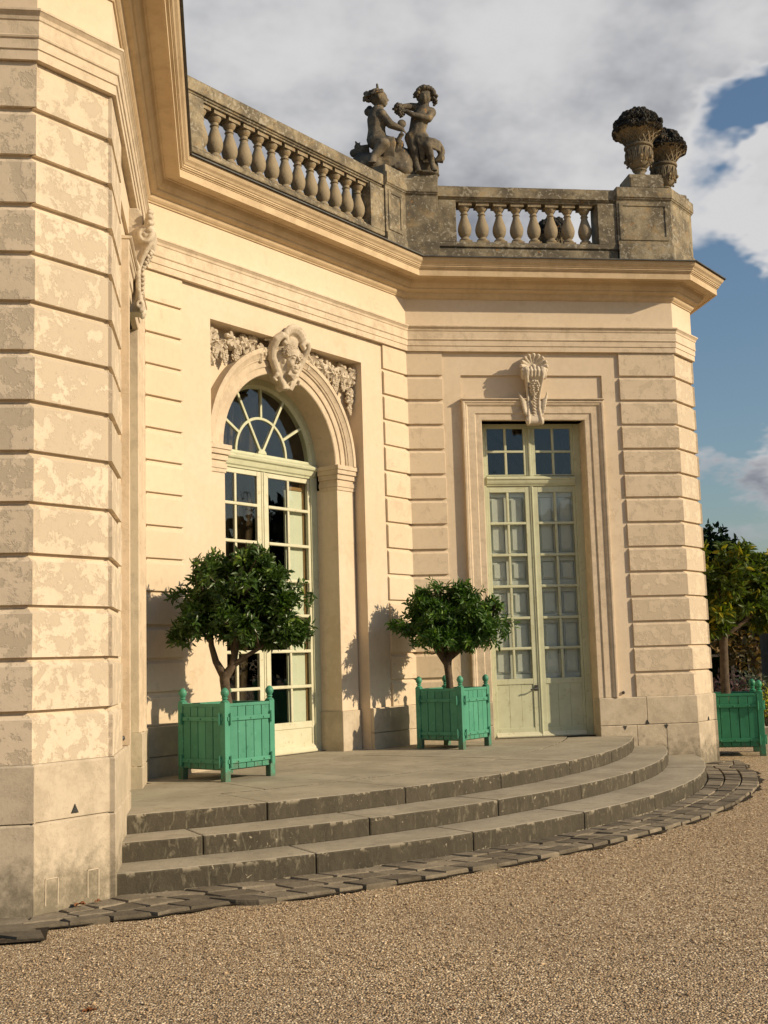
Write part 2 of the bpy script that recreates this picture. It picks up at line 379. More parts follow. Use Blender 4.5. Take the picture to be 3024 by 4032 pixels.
ROOTS = {}
def link(o, parent=None):
    COL.objects.link(o)
    if parent is not None: o.parent = parent
    return o
def mesh(name, mb, mat, smooth=None, recalc=True):
    me = bpy.data.meshes.new(name); me.from_pydata(mb.v, [], mb.f)
    if recalc:
        bm = bmesh.new(); bm.from_mesh(me); bmesh.ops.recalc_face_normals(bm, faces=bm.faces); bm.to_mesh(me); bm.free()
    me.materials.append(mat)
    if smooth is not None:
        me.polygons.foreach_set('use_smooth', [True] * len(me.polygons)); me.set_sharp_from_angle(angle=R2D(smooth))
    me.update(); return me
def obj(name, mb, mat, parent=None, smooth=None, bevel=None, recalc=True):
    o = bpy.data.objects.new(name, mesh(name, mb, mat, smooth, recalc)); link(o, parent)
    if parent is not None and parent.type == 'EMPTY' and parent.get('world_children'): o.location = -Vector(parent['world_children'])
    if bevel:
        md = o.modifiers.new('bevel', 'BEVEL'); md.width = bevel; md.segments = 2; md.limit_method = 'ANGLE'; md.angle_limit = R2D(40)
    return o
def thing(name, label, cat, loc=(0, 0, 0), rz=0, group=None, worldcoords=False):
    o = bpy.data.objects.new(name, None); o.empty_display_size = .2; COL.objects.link(o)
    o.location = loc; o.rotation_euler = (0, 0, rz); o['label'] = label; o['category'] = cat
    if group: o['group'] = group
    if worldcoords: o['world_children'] = tuple(loc)
    return o
def tag(o, label=None, cat=None, group=None, kind=None):
    if label: o['label'] = label
    if cat: o['category'] = cat
    if group: o['group'] = group
    if kind: o['kind'] = kind
    return o
def sculpt(name, mb, mat, parent, voxel, it=3, fac=.6):
    o = obj(name, mb, mat, parent, recalc=True)
    md = o.modifiers.new('remesh', 'REMESH'); md.mode = 'VOXEL'; md.voxel_size = voxel; md.use_smooth_shade = True
    if it: sm = o.modifiers.new('smooth', 'SMOOTH'); sm.iterations = it; sm.factor = fac
    return o

# ------------------------------------------------------------------ plan of the pavilion (metres)
Wd, S_, T_, C_ = 4.577776, 3.7632, 0.02576, 0.610624
A_ = Wd / math.sqrt(2); D_ = C_ / math.sqrt(2); H_ = 0.336; ARM = 4.4
ZG, ZP = -0.92, -0.50
def mir(p): return (-A_ - p[1], -A_ - p[0])
E4 = (0, 0); E5 = (S_, 0); S0 = (S_, T_); S1 = (S_ + D_, T_ + D_); SB = (S_ + D_ + T_, T_ + D_)
RP = [E4, E5, S0, S1, SB, (S_ + D_ + T_, ARM - T_ - D_), (S_ + D_, ARM - T_ - D_), (S_, ARM - T_), (S_, ARM), (-1.0, ARM)]
FULL = [mir(p) for p in reversed(RP)] + RP
RS = [E4, E5, (S_ + D_ + T_, D_ + T_), (S_ + D_ + T_, ARM - T_ - D_), (S_, ARM), (-1.0, ARM)]
ENT = [mir(p) for p in reversed(RS)] + RS
FR = Frame((0, 0), (1, 0), (0, -1))
FL = Frame((-A_, -A_), (0, -1), (1, 0))
FD = Frame((-A_, -A_), (1, 1), (1, -1))
UC = Wd / 2
def dpt(u, o=0): p = FD.p(u, o, 0); return (p.x, p.y)
def uvw(u, v): return (-A_ / 2 + (u + v) * .70710678, -A_ / 2 + (u - v) * .70710678)

PAV = thing('garden_pavilion', 'cream stone garden pavilion with arched door, balustrade and chamfered wings', 'pavilion', (0, 0, ZG), worldcoords=True)

# ------------------------------------------------------------------ ground, paving, steps
g = MB()
NX = 60
g.add([(-400, -400, -.958), (400, -400, -.958), (400, 400, -.958), (-400, 400, -.958)], [(0, 1, 2, 3)])
tag(obj('gravel_ground', g, M_gravel, recalc=False), kind='structure')

def pebbles():
    g = np.random.default_rng(77); n = 46000
    t_ = g.random(n) ** .75; y = -10.9 + 8.4 * t_; x = -5.2 + (8.2 + 4.5 * t_) * g.random(n)
    uu = ((x + A_ / 2) + (y + A_ / 2)) * .70710678; vv = ((x + A_ / 2) - (y + A_ / 2)) * .70710678
    lim_ = np.array([max(arc_v(*OUT, q) if abs(q) < 5.4 else 3.4, 3.33) for q in np.clip(uu, -10, 10)]) + .04
    k = (vv > lim_) & ~((x < -3.4) & (y > -8.12)); x, y = x[k], y[k]; n = len(x)
    r = g.uniform(.0038, .0078, n) * (1 + .6 * (g.random(n) < .04)); ax = g.uniform(0, 6.283, n); el = g.uniform(1, 1.7, n)
    base = np.array([[1, 0, 0], [0, 1, 0], [-1, 0, 0], [0, -1, 0], [0, 0, .75], [0, 0, -.75]])
    P = base[None] * np.stack([r * el, r, r], 1)[:, None, :]
    ca, sa = np.cos(ax)[:, None], np.sin(ax)[:, None]
    V = np.stack([P[..., 0] * ca - P[..., 1] * sa + x[:, None], P[..., 0] * sa + P[..., 1] * ca + y[:, None], P[..., 2] - .956 + g.uniform(0, .004, n)[:, None]], -1).reshape(-1, 3)
    F = np.array([[0, 1, 4], [1, 2, 4], [2, 3, 4], [3, 0, 4], [1, 0, 5], [2, 1, 5], [3, 2, 5], [0, 3, 5]])
    F = (F[None] + (np.arange(n) * 6)[:, None, None]).reshape(-1, 3)
    me = bpy.data.meshes.new('loose_gravel'); me.from_pydata(V.tolist(), [], F.tolist())
    at = me.attributes.new('tint', 'FLOAT', 'FACE'); at.data.foreach_set('value', np.repeat(g.random(n), 8).astype(np.float32))
    m, t, b, co = newmat('pebble'); tt = t.n('ShaderNodeAttribute', _attribute_name='tint').outputs['Fac']
    c = t.mix(tt, (.26, .18, .105), (.64, .48, .30)); c = t.mix(t.step(tt, .90, .92), c, (.74, .61, .43)); t.L.new(c, b.inputs['Base Color']); b.inputs['Roughness'].default_value = .8
    me.materials.append(m); me.polygons.foreach_set('use_smooth', [True] * len(me.polygons)); me.update()
    o = bpy.data.objects.new('loose_gravel', me); COL.objects.link(o); tag(o, 'loose tan pebbles strewn over the gravel court', 'gravel', kind='stuff')
def arc_v(v0, r, u): return v0 + math.sqrt(max(r * r - u * u, 0))
STEP1 = (-5.118, 9.167); STEP2 = (-5.586, 9.154); PLAT = (-6.452, 9.524); OUT = (-6.039, 10.619)
def inner_v(u):
    if abs(u) < 4.90: return arc_v(*STEP1, u)
    return 2.66
def outer_v(u):
    q = arc_v(*OUT, u)
    if abs(u) > 4.6: q = min(q, 3.28 + max(0, 5.0 - abs(u)) * .4)
    return q
bed = MB()
us = [-5.9 + i * .1 for i in range(119)]
P = [(*uvw(u, outer_v(u) + .035 + .025 * math.sin(u * 7.3) + .02 * math.sin(u * 19)), -.946) for u in us] + [(*uvw(u, inner_v(u) - .5), -.946) for u in us]
n = len(us); bed.add(P, [(i, i + 1, n + i + 1, n + i) for i in range(n - 1)])
yle = mir(SB)[1]; xle = mir(SB)[0]
bed.add([(xle + .18, yle - .60, -.942), (xle - .1, yle - .62, -.942), (xle - 1.2, yle - .60, -.942), (-9, yle - .62, -.942), (-9, yle + .3, -.942), (xle + .1, yle + .3, -.942)], [(0, 1, 2, 3, 4, 5)])
pav = obj('stone_pavement', bed, M_bed, recalc=False); tag(pav, kind='structure')
PR = random.Random(3)
def pstone(poly):
    z = ZG + PR.uniform(-.006, .004); q = MB(); b = len(poly)
    cx = sum(p[0] for p in poly) / b; cy = sum(p[1] for p in poly) / b
    dz = [PR.uniform(-.0025, .0025) for _ in poly]
    top = [(cx + (x - cx) * .95, cy + (y - cy) * .95, z + d) for (x, y), d in zip(poly, dz)]
    mid = [(x, y, z - .012 + d) for (x, y), d in zip(poly, dz)]
    bot = [(x, y, -1.05) for x, y in poly]
    q.add(top + mid + bot, [tuple(range(b))] + [(k * b + i, k * b + (i + 1) % b, (k + 1) * b + (i + 1) % b, (k + 1) * b + i) for k in (0, 1) for i in range(b)])
    return obj('paving_stone', q, M_pave, pav)
gap = .0085
for row in range(3):
    f0, f1 = row / 3 + .014, (row + 1) / 3 - .014
    u = -5.60 - .084 * row; first = True
    while u < 5.60 + .084 * row:
        L = PR.uniform(.17, .27)
        if row == 2: f1 = 1 + PR.uniform(-.025, .03)
        a, b = u + gap, u + L - gap; tw = PR.uniform(-.015, .015)
        pts = []
        for uu, f in ((a + (0 if first else tw), f0), ((a + b) / 2, f0), (b + tw, f0), (b - tw, f1), ((a + b) / 2, f1), (a - (.084 if first else tw), f1)):
            vi, vo = inner_v(uu), outer_v(uu); pts.append(uvw(uu, vi + .01 + (vo - vi - .01) * f))
        pstone(pts); u += L; first = False
for row in range(2):
    x = xle + .062 * row - .012; first = True
    while x > -5.6:
        L = PR.uniform(.27, .42); y0 = yle - .005 - row * .190; y1 = y0 - .178 + (PR.uniform(-.02, .012) if row == 1 else 0)
        pstone([(x - gap, y0), (x - L + gap, y0), (x - L + gap, y1), (x - gap + (.055 if first else 0), y1)]); x -= L; first = False
pstone([(xle + .125, yle - .40), (xle - .20, yle - .40), (xle + .01, yle - .55), (xle + .165, yle - .56)])
for k in range(5): pstone([(xle - .05 - k * .32, yle - .56), (xle - .34 - k * .32, yle - .52), (xle - .36 - k * .32, yle - .42), (xle - .22 - k * .32, yle - .42)]).location.z = -.022

pebbles()
STEPS = thing('entrance_steps', 'curved grey stone steps rising to the terrace before the doors', 'steps', (*uvw(0, 3.6), ZG), worldcoords=True)
def ring(circ, depth, z0, z1, cuts, name):
    v0, r = circ; ri = r - depth
    def lim(rad, sgn):
        lo, hi = 0, math.pi / 2
        for _ in range(50):
            m = (lo + hi) / 2
            if rad * math.sin(m) - (v0 + rad * math.cos(m)) < 2.40: lo = m
            else: hi = m
        return lo * sgn
    cu = [None] + [math.asin(c / r) for c in cuts] + [None]
    for i in range(len(cu) - 1):
        gp = .0028 / r
        a0o = lim(r, -1) if cu[i] is None else cu[i] + gp; a1o = lim(r, 1) if cu[i + 1] is None else cu[i + 1] - gp
        a0i = lim(ri, -1) if cu[i] is None else cu[i] + gp; a1i = lim(ri, 1) if cu[i + 1] is None else cu[i + 1] - gp
        K = max(4, int(abs(a1o - a0o) * r / .12))
        pl = []
        for k in range(K + 1):
            a = a0o + (a1o - a0o) * k / K; rr = r + .004 * math.sin(a * 90 + i) + PR.uniform(-.0025, .0025)
            pl.append(uvw(rr * math.sin(a), v0 + rr * math.cos(a)))
        for k in range(K + 1):
            a = a1i + (a0i - a1i) * k / K; pl.append(uvw(ri * math.sin(a), v0 + ri * math.cos(a)))
        dz = PR.uniform(-.003, .003)
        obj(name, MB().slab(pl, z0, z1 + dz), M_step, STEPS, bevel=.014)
ring(STEP1, 1.0, -.99, -.78, (-3.62, -2.25, -.85, .55, 1.95, 3.3), 'step_stone')
ring(STEP2, 1.0, -.79, -.64, (-4.07, -2.77, -1.38, -.06, 1.3, 2.65, 3.7), 'step_stone')
ring(PLAT, .86, -.65, ZP, (-3.26, -1.93, -.65, .70, 2.05, 3.3), 'terrace_edge_stone')
v0, r = PLAT; ri = r - .866
th = [-.50, -.30, -.165, -.10, -.0, .09, .18, .30, .50]
for i in range(len(th) - 1):
    a0, a1 = th[i] + .0006, th[i + 1] - .0006
    pl = [uvw(ri * math.sin(a0 + (a1 - a0) * k / 5), v0 + ri * math.cos(a0 + (a1 - a0) * k / 5)) for k in range(6)]
    pl += [uvw((.418 - v0) * math.tan(a1), .418), uvw((.418 - v0) * math.tan(a0), .418)]
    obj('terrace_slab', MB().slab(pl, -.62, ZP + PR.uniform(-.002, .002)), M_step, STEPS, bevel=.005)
for a, b in ((-2.6, -1.2), (-1.2, .25), (.25, 1.5), (1.5, 2.6)):
    obj('threshold_slab', MB().slab([uvw(a + .003, .411), uvw(b - .003, .411), uvw(b - .003, -.62), uvw(a + .003, -.62)], -.62, ZP + .001), M_step, STEPS, bevel=.004)

# ------------------------------------------------------------------ walls
def bay_wall(fr):
    q = MB(); c, hw = 1.715, .719
    for r0, r1 in ((0.0, c - hw), (c + hw, S_ - .05)): q.box(fr, r0, r1, -.55, -.06, ZG, 4.70)
    q.box(fr, c - hw, c + hw, -.55, -.06, 3.745, 4.70)
    q.box(fr, 0.02, .737, -.07, -.03, ZG, 4.70); q.box(fr, 2.712, S_ - .05, -.07, -.03, ZG, 4.70)
    q.box(fr, .737, 2.712, -.07, -.03, 4.372, 4.70)
    q.box(fr, .737, c - hw, -.07, -.0305, ZG, 4.02); q.box(fr, c + hw, 2.712, -.07, -.0305, ZG, 4.02)
    return obj('wall', q, M_clean, PAV)
bay_wall(FR); bay_wall(FL)
def arm_wall(m):
    pts = [(S_ - .6, 0)] + RP[1:]; pts = [mir(p) for p in reversed(pts)] if m else pts
    obj('wall', MB().sweep(pts, [(-.5, ZG), (-.036, ZG), (-.036, 4.70), (-.5, 4.70)]), M_clean, PAV)
arm_wall(0); arm_wall(1)
# wall round the arched door
PH, OPN, ROUT, ZSP = 1.336, .98, 1.285, 3.01
q = MB()
for sgn in (-1, 1):
    lo, hi = sorted((UC + sgn * PH, UC + sgn * (UC - .03)))
    q.box(FD, lo, hi, -.65, -.03, ZG, 4.70)
q.box(FD, UC - PH, UC + PH, -.65, -.0302, 4.362, 4.70)
K = 24; arc = [(UC + 1.2 * math.cos(math.pi * k / K), ZSP + 1.2 * math.sin(math.pi * k / K)) for k in range(K + 1)]
def edgept(k):
    a = math.pi * k / K; cx, sx = math.cos(a), math.sin(a); tx = PH / max(abs(cx), 1e-6); tz = (4.362 - ZSP) / max(sx, 1e-6); tt = min(tx, tz)
    return (UC + cx * tt, ZSP + sx * tt)
for k in range(K):
    e0, e1 = edgept(k), edgept(k + 1); poly = [arc[k], e0]
    for cxn in (UC + PH, UC - PH):
        if min(e0[0], e1[0]) < cxn < max(e0[0], e1[0]) or (abs(e0[0] - cxn) < 1e-6 and e1[1] > 4.361 and e0[1] < 4.361) or (abs(e1[0] - cxn) < 1e-6 and e0[1] > 4.361 and e1[1] < 4.361): poly.append((cxn, 4.362))
    poly += [e1, arc[k + 1]]
    q.prism(FD, poly, -.60, -.245)
obj('wall', q, M_clean, PAV)
for sgn in (-1, 1):
    lo, hi = sorted((UC + sgn * OPN, UC + sgn * (PH - .026)))
    obj('pier', MB().box(FD, lo, hi, -.60, -.185, -.02, 2.72), M_clean, PAV, bevel=.006)
    lo, hi = sorted((UC + sgn * (PH - .03), UC + sgn * PH))
    obj('pier_backing', MB().box(FD, lo, hi, -.60, -.225, ZG, 3.03), M_clean, PAV)
    imp = MB()
    for z0, z1, pr in ((2.70, 2.745, .012), (2.745, 2.80, .022), (2.80, 2.835, .010), (2.835, 2.90, .030), (2.90, 2.955, .052), (2.955, 3.01, .066)):
        lo, hi = sorted((UC + sgn * (OPN - pr * .8), UC + sgn * (PH + .004)))
        imp.box(FD, lo, hi, -.47, -.185 + pr, z0, z1)
    obj('impost', imp, M_trim, PAV, bevel=.004)
    lo, hi = sorted((UC + sgn * (OPN - .02), UC + sgn * (PH - .012)))
    obj('plinth_block', MB().box(FD, lo, hi, -.60, -.163, ZG, -.02), M_plinth, PAV, bevel=.008)
prof = [(OPN, -.60), (OPN, -.205), (OPN + .010, -.196), (OPN + .085, -.196), (OPN + .086, -.180), (OPN + .100, -.176), (OPN + .165, -.176), (OPN + .166, -.160), (OPN + .178, -.154), (OPN + .192, -.158), (OPN + .193, -.146), (OPN + .225, -.134),
        (OPN + .250, -.116), (OPN + .252, -.108), (OPN + .285, -.108), (ROUT, -.114), (ROUT, -.26), (ROUT - .02, -.60)]
av = MB(); K = 56; m = len(prof)
P = [FD.p(UC + rr * math.cos(math.pi * k / K), o, ZSP + rr * math.sin(math.pi * k / K)) for k in range(K + 1) for rr, o in prof]
av.add(P, [(k * m + j, k * m + (j + 1) % m, (k + 1) * m + (j + 1) % m, (k + 1) * m + j) for k in range(K) for j in range(m)] + [tuple(range(m)), tuple(range(K * m + m - 1, K * m - 1, -1))])
obj('archivolt', av, M_trim, PAV, smooth=30)

# quoin courses at the four corners
def cornerpath(which, ext=0.0):
    if which == 'arm': return [(2.962 - ext, 0), E5, S0, S1, SB, (SB[0], SB[1] + .80)]
    if which == 'armL': return [mir(p) for p in reversed(cornerpath('arm', ext))]
    if which == 'in': return [dpt(4.062 - ext), E4, (.483 + ext, 0)]
    return [mir(p) for p in reversed(cornerpath('in', ext))]
QR = random.Random(5)
for k in range(14):
    z0 = k * H_; z1 = z0 + H_ if k < 13 else 4.69
    for which, mt in (('arm', M_peelR), ('armL', M_peelL), ('in', M_inner), ('inL', M_inner)):
        e = QR.uniform(-.003, .003); last = k == 13
        pr = [(-.16, z0 + .001), (e, z0 + .001), (e, z1 - (.004 if last else .058)), (e - .012, z1 - (.003 if last else .048)), (-.040 if not last else e - .013, z1 - (.016 if not last else .002)), (-.044, z1), (-.16, z1)]
        obj('quoin', MB().sweep(cornerpath(which, QR.uniform(-.004, .004)), pr), mt, PAV, bevel=.005)
# plinth blocks
def plinth(pts, z0, z1, o=.022, mm=M_plinth):
    for L in (0, 1):
        pp = [mir(p) for p in reversed(pts)] if L else pts
        obj('plinth_block', MB().sweep(pp, [(-.2, z0), (o, z0), (o, z1 - .012), (o - .014, z1), (-.2, z1)]), mm, PAV, bevel=.004)
jg = .0025
plinth([(2.432, 0), (3.08 - jg, 0)], -.362, -.002); plinth([(3.08 + jg, 0), E5, S0, S1, SB, (SB[0], .95)], -.361, -.001)
plinth([(2.432, 0), (2.93 - jg, 0)], ZG - .05, -.366, .024); plinth([(2.93 + jg, 0), (3.335 - jg, 0)], ZG - .05, -.366, .023)
plinth([(3.335 + jg, 0), E5, S0, S1, SB, (SB[0], 1.6)], ZG - .05, -.365, .025)
plinth([dpt(UC + PH + .004), E4, (.998, 0)], -.30, -.001, .018); plinth([dpt(UC + PH + .004), E4, (.998, 0)], ZG, -.304, .019)
plinth([(SB[0], .954), (SB[0], 2.2)], -.362, -.002); plinth([(SB[0], 1.604), (SB[0], 2.9)], ZG - .05, -.366)

# door surrounds of the two side doors
def surround(fr):
    c = 1.715; prof = [(.715, -.28), (.715, -.012), (.722, -.006), (.800, -.006), (.806, .006), (.812, .008), (.908, .008), (.914, .020), (.928, .028), (.945, .028), (.952, .040), (.978, .040), (.982, .034), (.982, -.06)]
    m = len(prof); zt = 3.045
    st = []
    for h, o in prof: pass
    P = []
    for i in range(4):
        for h, o in prof:
            r = c - h if i < 2 else c + h
            z = 0.0 if i in (0, 3) else zt + h - .015
            P.append(fr.p(r, o, z))
    q = MB().add(P, [(i * m + j, i * m + (j + 1) % m, (i + 1) * m + (j + 1) % m, (i + 1) * m + j) for i in range(3) for j in range(m)] + [tuple(range(m)), tuple(range(3 * m + m - 1, 3 * m - 1, -1))])
    o = obj('door_surround', q, M_trim, PAV, bevel=.003)
    cap = MB(); cap.side(fr, [(-.06, 4.012), (.050, 4.012), (.062, 4.022), (.062, 4.034), (-.06, 4.048)], c - .99, c + .99)
    obj('surround_cap', cap, M_trim, PAV, bevel=.003)
    for r in (c - hwj, c + hwj):
        pass
hwj = .715
surround(FR); surround(FL)

# entablature
ent = [(-.5, 4.688), (.030, 4.688), (.030, 4.756), (.040, 4.762), (.040, 4.832), (.050, 4.838), (.054, 4.850), (.048, 4.858), (.048, 4.955), (.056, 4.962), (.062, 4.985), (.082, 5.008), (.088, 5.012), (.088, 5.028), (.0, 5.058), (-.5, 5.058)]
obj('architrave', MB().sweep(ENT, ent), M_trim, PAV)
obj('frieze', MB().sweep(ENT, [(-.5, 5.050), (.004, 5.050), (.004, 5.45), (-.5, 5.45)]), M_clean, PAV)
cor = [(-.5, 5.412), (.018, 5.412), (.022, 5.424), (.034, 5.432), (.052, 5.452), (.060, 5.472), (.064, 5.476), (.064, 5.486), (.105, 5.500), (.122, 5.512), (.128, 5.516), (.128, 5.534), (.150, 5.545), (.178, 5.580), (.20, 5.628), (.218, 5.634),
       (.218, 5.640), (.338, 5.640), (.338, 5.624), (.366, 5.624), (.366, 5.704), (.376, 5.708), (.376, 5.718), (.390, 5.722), (.396, 5.736), (.404, 5.738), (.404, 5.752), (.414, 5.758), (.426, 5.778), (.450, 5.800), (.464, 5.826), (.468, 5.846), (-.5, 5.90)]
obj('cornice', MB().sweep(ENT, cor), M_corn, PAV)
obj('roof_edge', MB().sweep(ENT, [(-.5, 5.905), (.30, 5.880), (.482, 5.850), (.486, 5.842), (.494, 5.846), (.494, 5.860), (.30, 5.905), (-.5, 5.925)]), M_lead, PAV)
rf = MB(); rf.slab([mir(p) for p in reversed(RS)] + RS, 5.70, 5.915)
obj('roof', rf, M_lead, PAV)

# ------------------------------------------------------------------ joinery
def pane(fr, poly, o, parent):
    return obj('pane', MB().prism(fr, poly, o, o + .005), M_glass, parent)
def rect(r0, r1, z0, z1): return [(r0, z0), (r1, z0), (r1, z1), (r0, z1)]
def side_door(fr):
    c, o = 1.715, -.30
    d = MB()
    for s in (-1, 1):
        lo, hi = sorted((c + s * .622, c + s * .716)); d.box(fr, lo, hi, o - .06, o + .03, ZP, 3.75)
        lo, hi = sorted((c + s * .60, c + s * .622)); d.box(fr, lo, hi, o - .05, o + .012, 3.03, 3.70)
    d.box(fr, c - .622, c + .622, o - .06, o + .029, 3.69, 3.75)
    door = obj('side_door', d, M_door, PAV, bevel=.004)
    tr = MB().side(fr, [(o - .06, 2.885), (o + .032, 2.885), (o + .036, 2.90), (o + .05, 2.915), (o + .058, 2.94), (o + .062, 2.965), (o + .075, 2.975), (o + .075, 2.99), (o + .03, 3.02), (o - .06, 3.03)], c - .622, c + .622)
    obj('transom', tr, M_door, door, bevel=.003)
    obj('mullion', MB().box(fr, c - .045, c + .045, o - .05, o + .020, 3.02, 3.69), M_door, door, bevel=.004)
    obj('mullion', MB().box(fr, c - .016, c + .016, o + .0, o + .034, 3.02, 3.69), M_door, door, bevel=.006)
    for s in (-1, 1):
        x = lambda h: c + s * h
        fl = MB()
        for h0, h1, z0, z1 in ((.045, .082, 3.03, 3.69), (.588, .602, 3.03, 3.69)):
            lo, hi = sorted((x(h0), x(h1))); fl.box(fr, lo, hi, o - .03, o + .012, z0, z1)
        for z0, z1 in ((3.03, 3.045), (3.685, 3.69)):
            lo, hi = sorted((x(.082), x(.588))); fl.box(fr, lo, hi, o - .03, o + .011, z0, z1)
        obj('fanlight_sash', fl, M_door, door, bevel=.003)
        lo, hi = sorted((x(.082), x(.588)))
        obj('glazing_bar', MB().box(fr, lo, hi, o - .025, o + .014, 3.348, 3.380), M_door, door, bevel=.006)
        lo, hi = sorted((x(.318), x(.352)))
        for z0, z1 in ((3.045, 3.348), (3.380, 3.685)): obj('glazing_bar', MB().box(fr, lo, hi, o - .025, o + .013, z0, z1), M_door, door, bevel=.006)
        for h0, h1 in ((.082, .318), (.352, .588)):
            lo, hi = sorted((x(h0), x(h1)))
            for z0, z1 in ((3.045, 3.348), (3.380, 3.685)): pane(fr, rect(lo, hi, z0, z1), o - .008, door)
        lf = MB()                                                      # leaf: stiles and rails
        for h0, h1 in ((.004, .088), (.586, .620)):
            lo, hi = sorted((x(h0), x(h1))); lf.box(fr, lo, hi, o - .03, o + .016, ZP + .02, 2.883)
        lo, hi = sorted((x(.088), x(.586)))
        for z0, z1 in ((2.80, 2.883), (.205, .278), (-.43, -.37)): lf.box(fr, lo, hi, o - .03, o + .015, z0, z1)
        obj('door_leaf', lf, M_door, door, bevel=.004)
        obj('astragal', MB().box(fr, *sorted((x(.0), x(.022))), o + .0, o + .030 + .004 * s, ZP + .02, 2.882), M_door, door, bevel=.006)
        zr = [2.80, 2.375, 1.943, 1.517, 1.09, .682, .278]
        for i in range(6):
            zt = zr[i] - (.018 if i else 0); zb = zr[i + 1] + (.018 if i < 5 else 0)
            if i < 5: obj('glazing_bar', MB().box(fr, lo, hi, o - .025, o + .014, zr[i + 1] - .018, zr[i + 1] + .018), M_door, door, bevel=.007)
            bl, bh = sorted((x(.318), x(.352)))
            obj('glazing_bar', MB().box(fr, bl, bh, o - .025, o + .013, zb, zt), M_door, door, bevel=.007)
            for h0, h1 in ((.088, .318), (.352, .586)): pane(fr, rect(*sorted((x(h0), x(h1))), zb, zt), o - .008, door)
        for j in range(3):
            w0 = .090 + j * .1655; obj('plank', MB().box(fr, *sorted((x(w0), x(w0 + .1635))), o - .02, o + .004 + .0015 * (j % 2), -.37, .205), M_door, door, bevel=.002)
        obj('weather_bar', MB().side(fr, [(o - .02, -.485), (o + .05, -.485), (o + .05, -.472), (o + .03, -.455), (o + .016, -.425), (o - .02, -.425)], *sorted((x(.003), x(.615)))), M_doorw, door, bevel=.003)
        sh = MB(); so = o - .050                                       # inside shutters: two folding boards a leaf, with raised panels
        pz = ((.34, 1.02), (1.14, 1.44), (1.60, 1.86), (1.98, 2.74))
        for h0, h1 in ((.07, .338), (.342, .61)):
            lo2, hi2 = sorted((x(h0), x(h1))); sh.box(fr, lo2, hi2, so - .045, so - .026, -.30, 2.86)
            sh.box(fr, lo2, lo2 + .032, so - .03, so, -.30, 2.86); sh.box(fr, hi2 - .032, hi2, so - .03, so, -.30, 2.86)
            for z0, z1 in ((-.30, .34), (1.02, 1.14), (1.44, 1.60), (1.86, 1.98), (2.74, 2.86)): sh.box(fr, lo2 + .032, hi2 - .032, so - .03, so - .0005, z0, z1)
            for z0, z1 in pz:
                sh.box(fr, lo2 + .046, hi2 - .046, so - .03, so - .010, z0 + .014, z1 - .014)
                sh.box(fr, lo2 + .066, hi2 - .066, so - .03, so + .004, z0 + .034, z1 - .034)
        obj('inside_shutter', sh, M_shut, door)
    hd = MB(); hp = fr.p(c - .045, o + .035, .155)
    hd.box(fr, c - .075, c - .018, o + .012, o + .022, .115, .19)
    obj('lock_plate', hd, M_iron, door, bevel=.003)
    hh = MB(); hh.tube([fr.p(c - .046, o + .018, .15), fr.p(c - .046, o + .065, .15), fr.p(c - .058, o + .075, .147), fr.p(c - .13, o + .075, .135)], [.009, .009, .010, .008], 8); hh.ball(fr.p(c - .135, o + .075, .134), .012)
    obj('door_handle', hh, M_iron, door, smooth=50)
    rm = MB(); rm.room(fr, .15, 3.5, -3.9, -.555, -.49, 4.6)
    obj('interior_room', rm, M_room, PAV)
    obj('door_sill', MB().box(fr, c - .716, c + .716, -.55, -.20, ZP - .05, ZP + .012), M_step, PAV)
side_door(FR); side_door(FL)

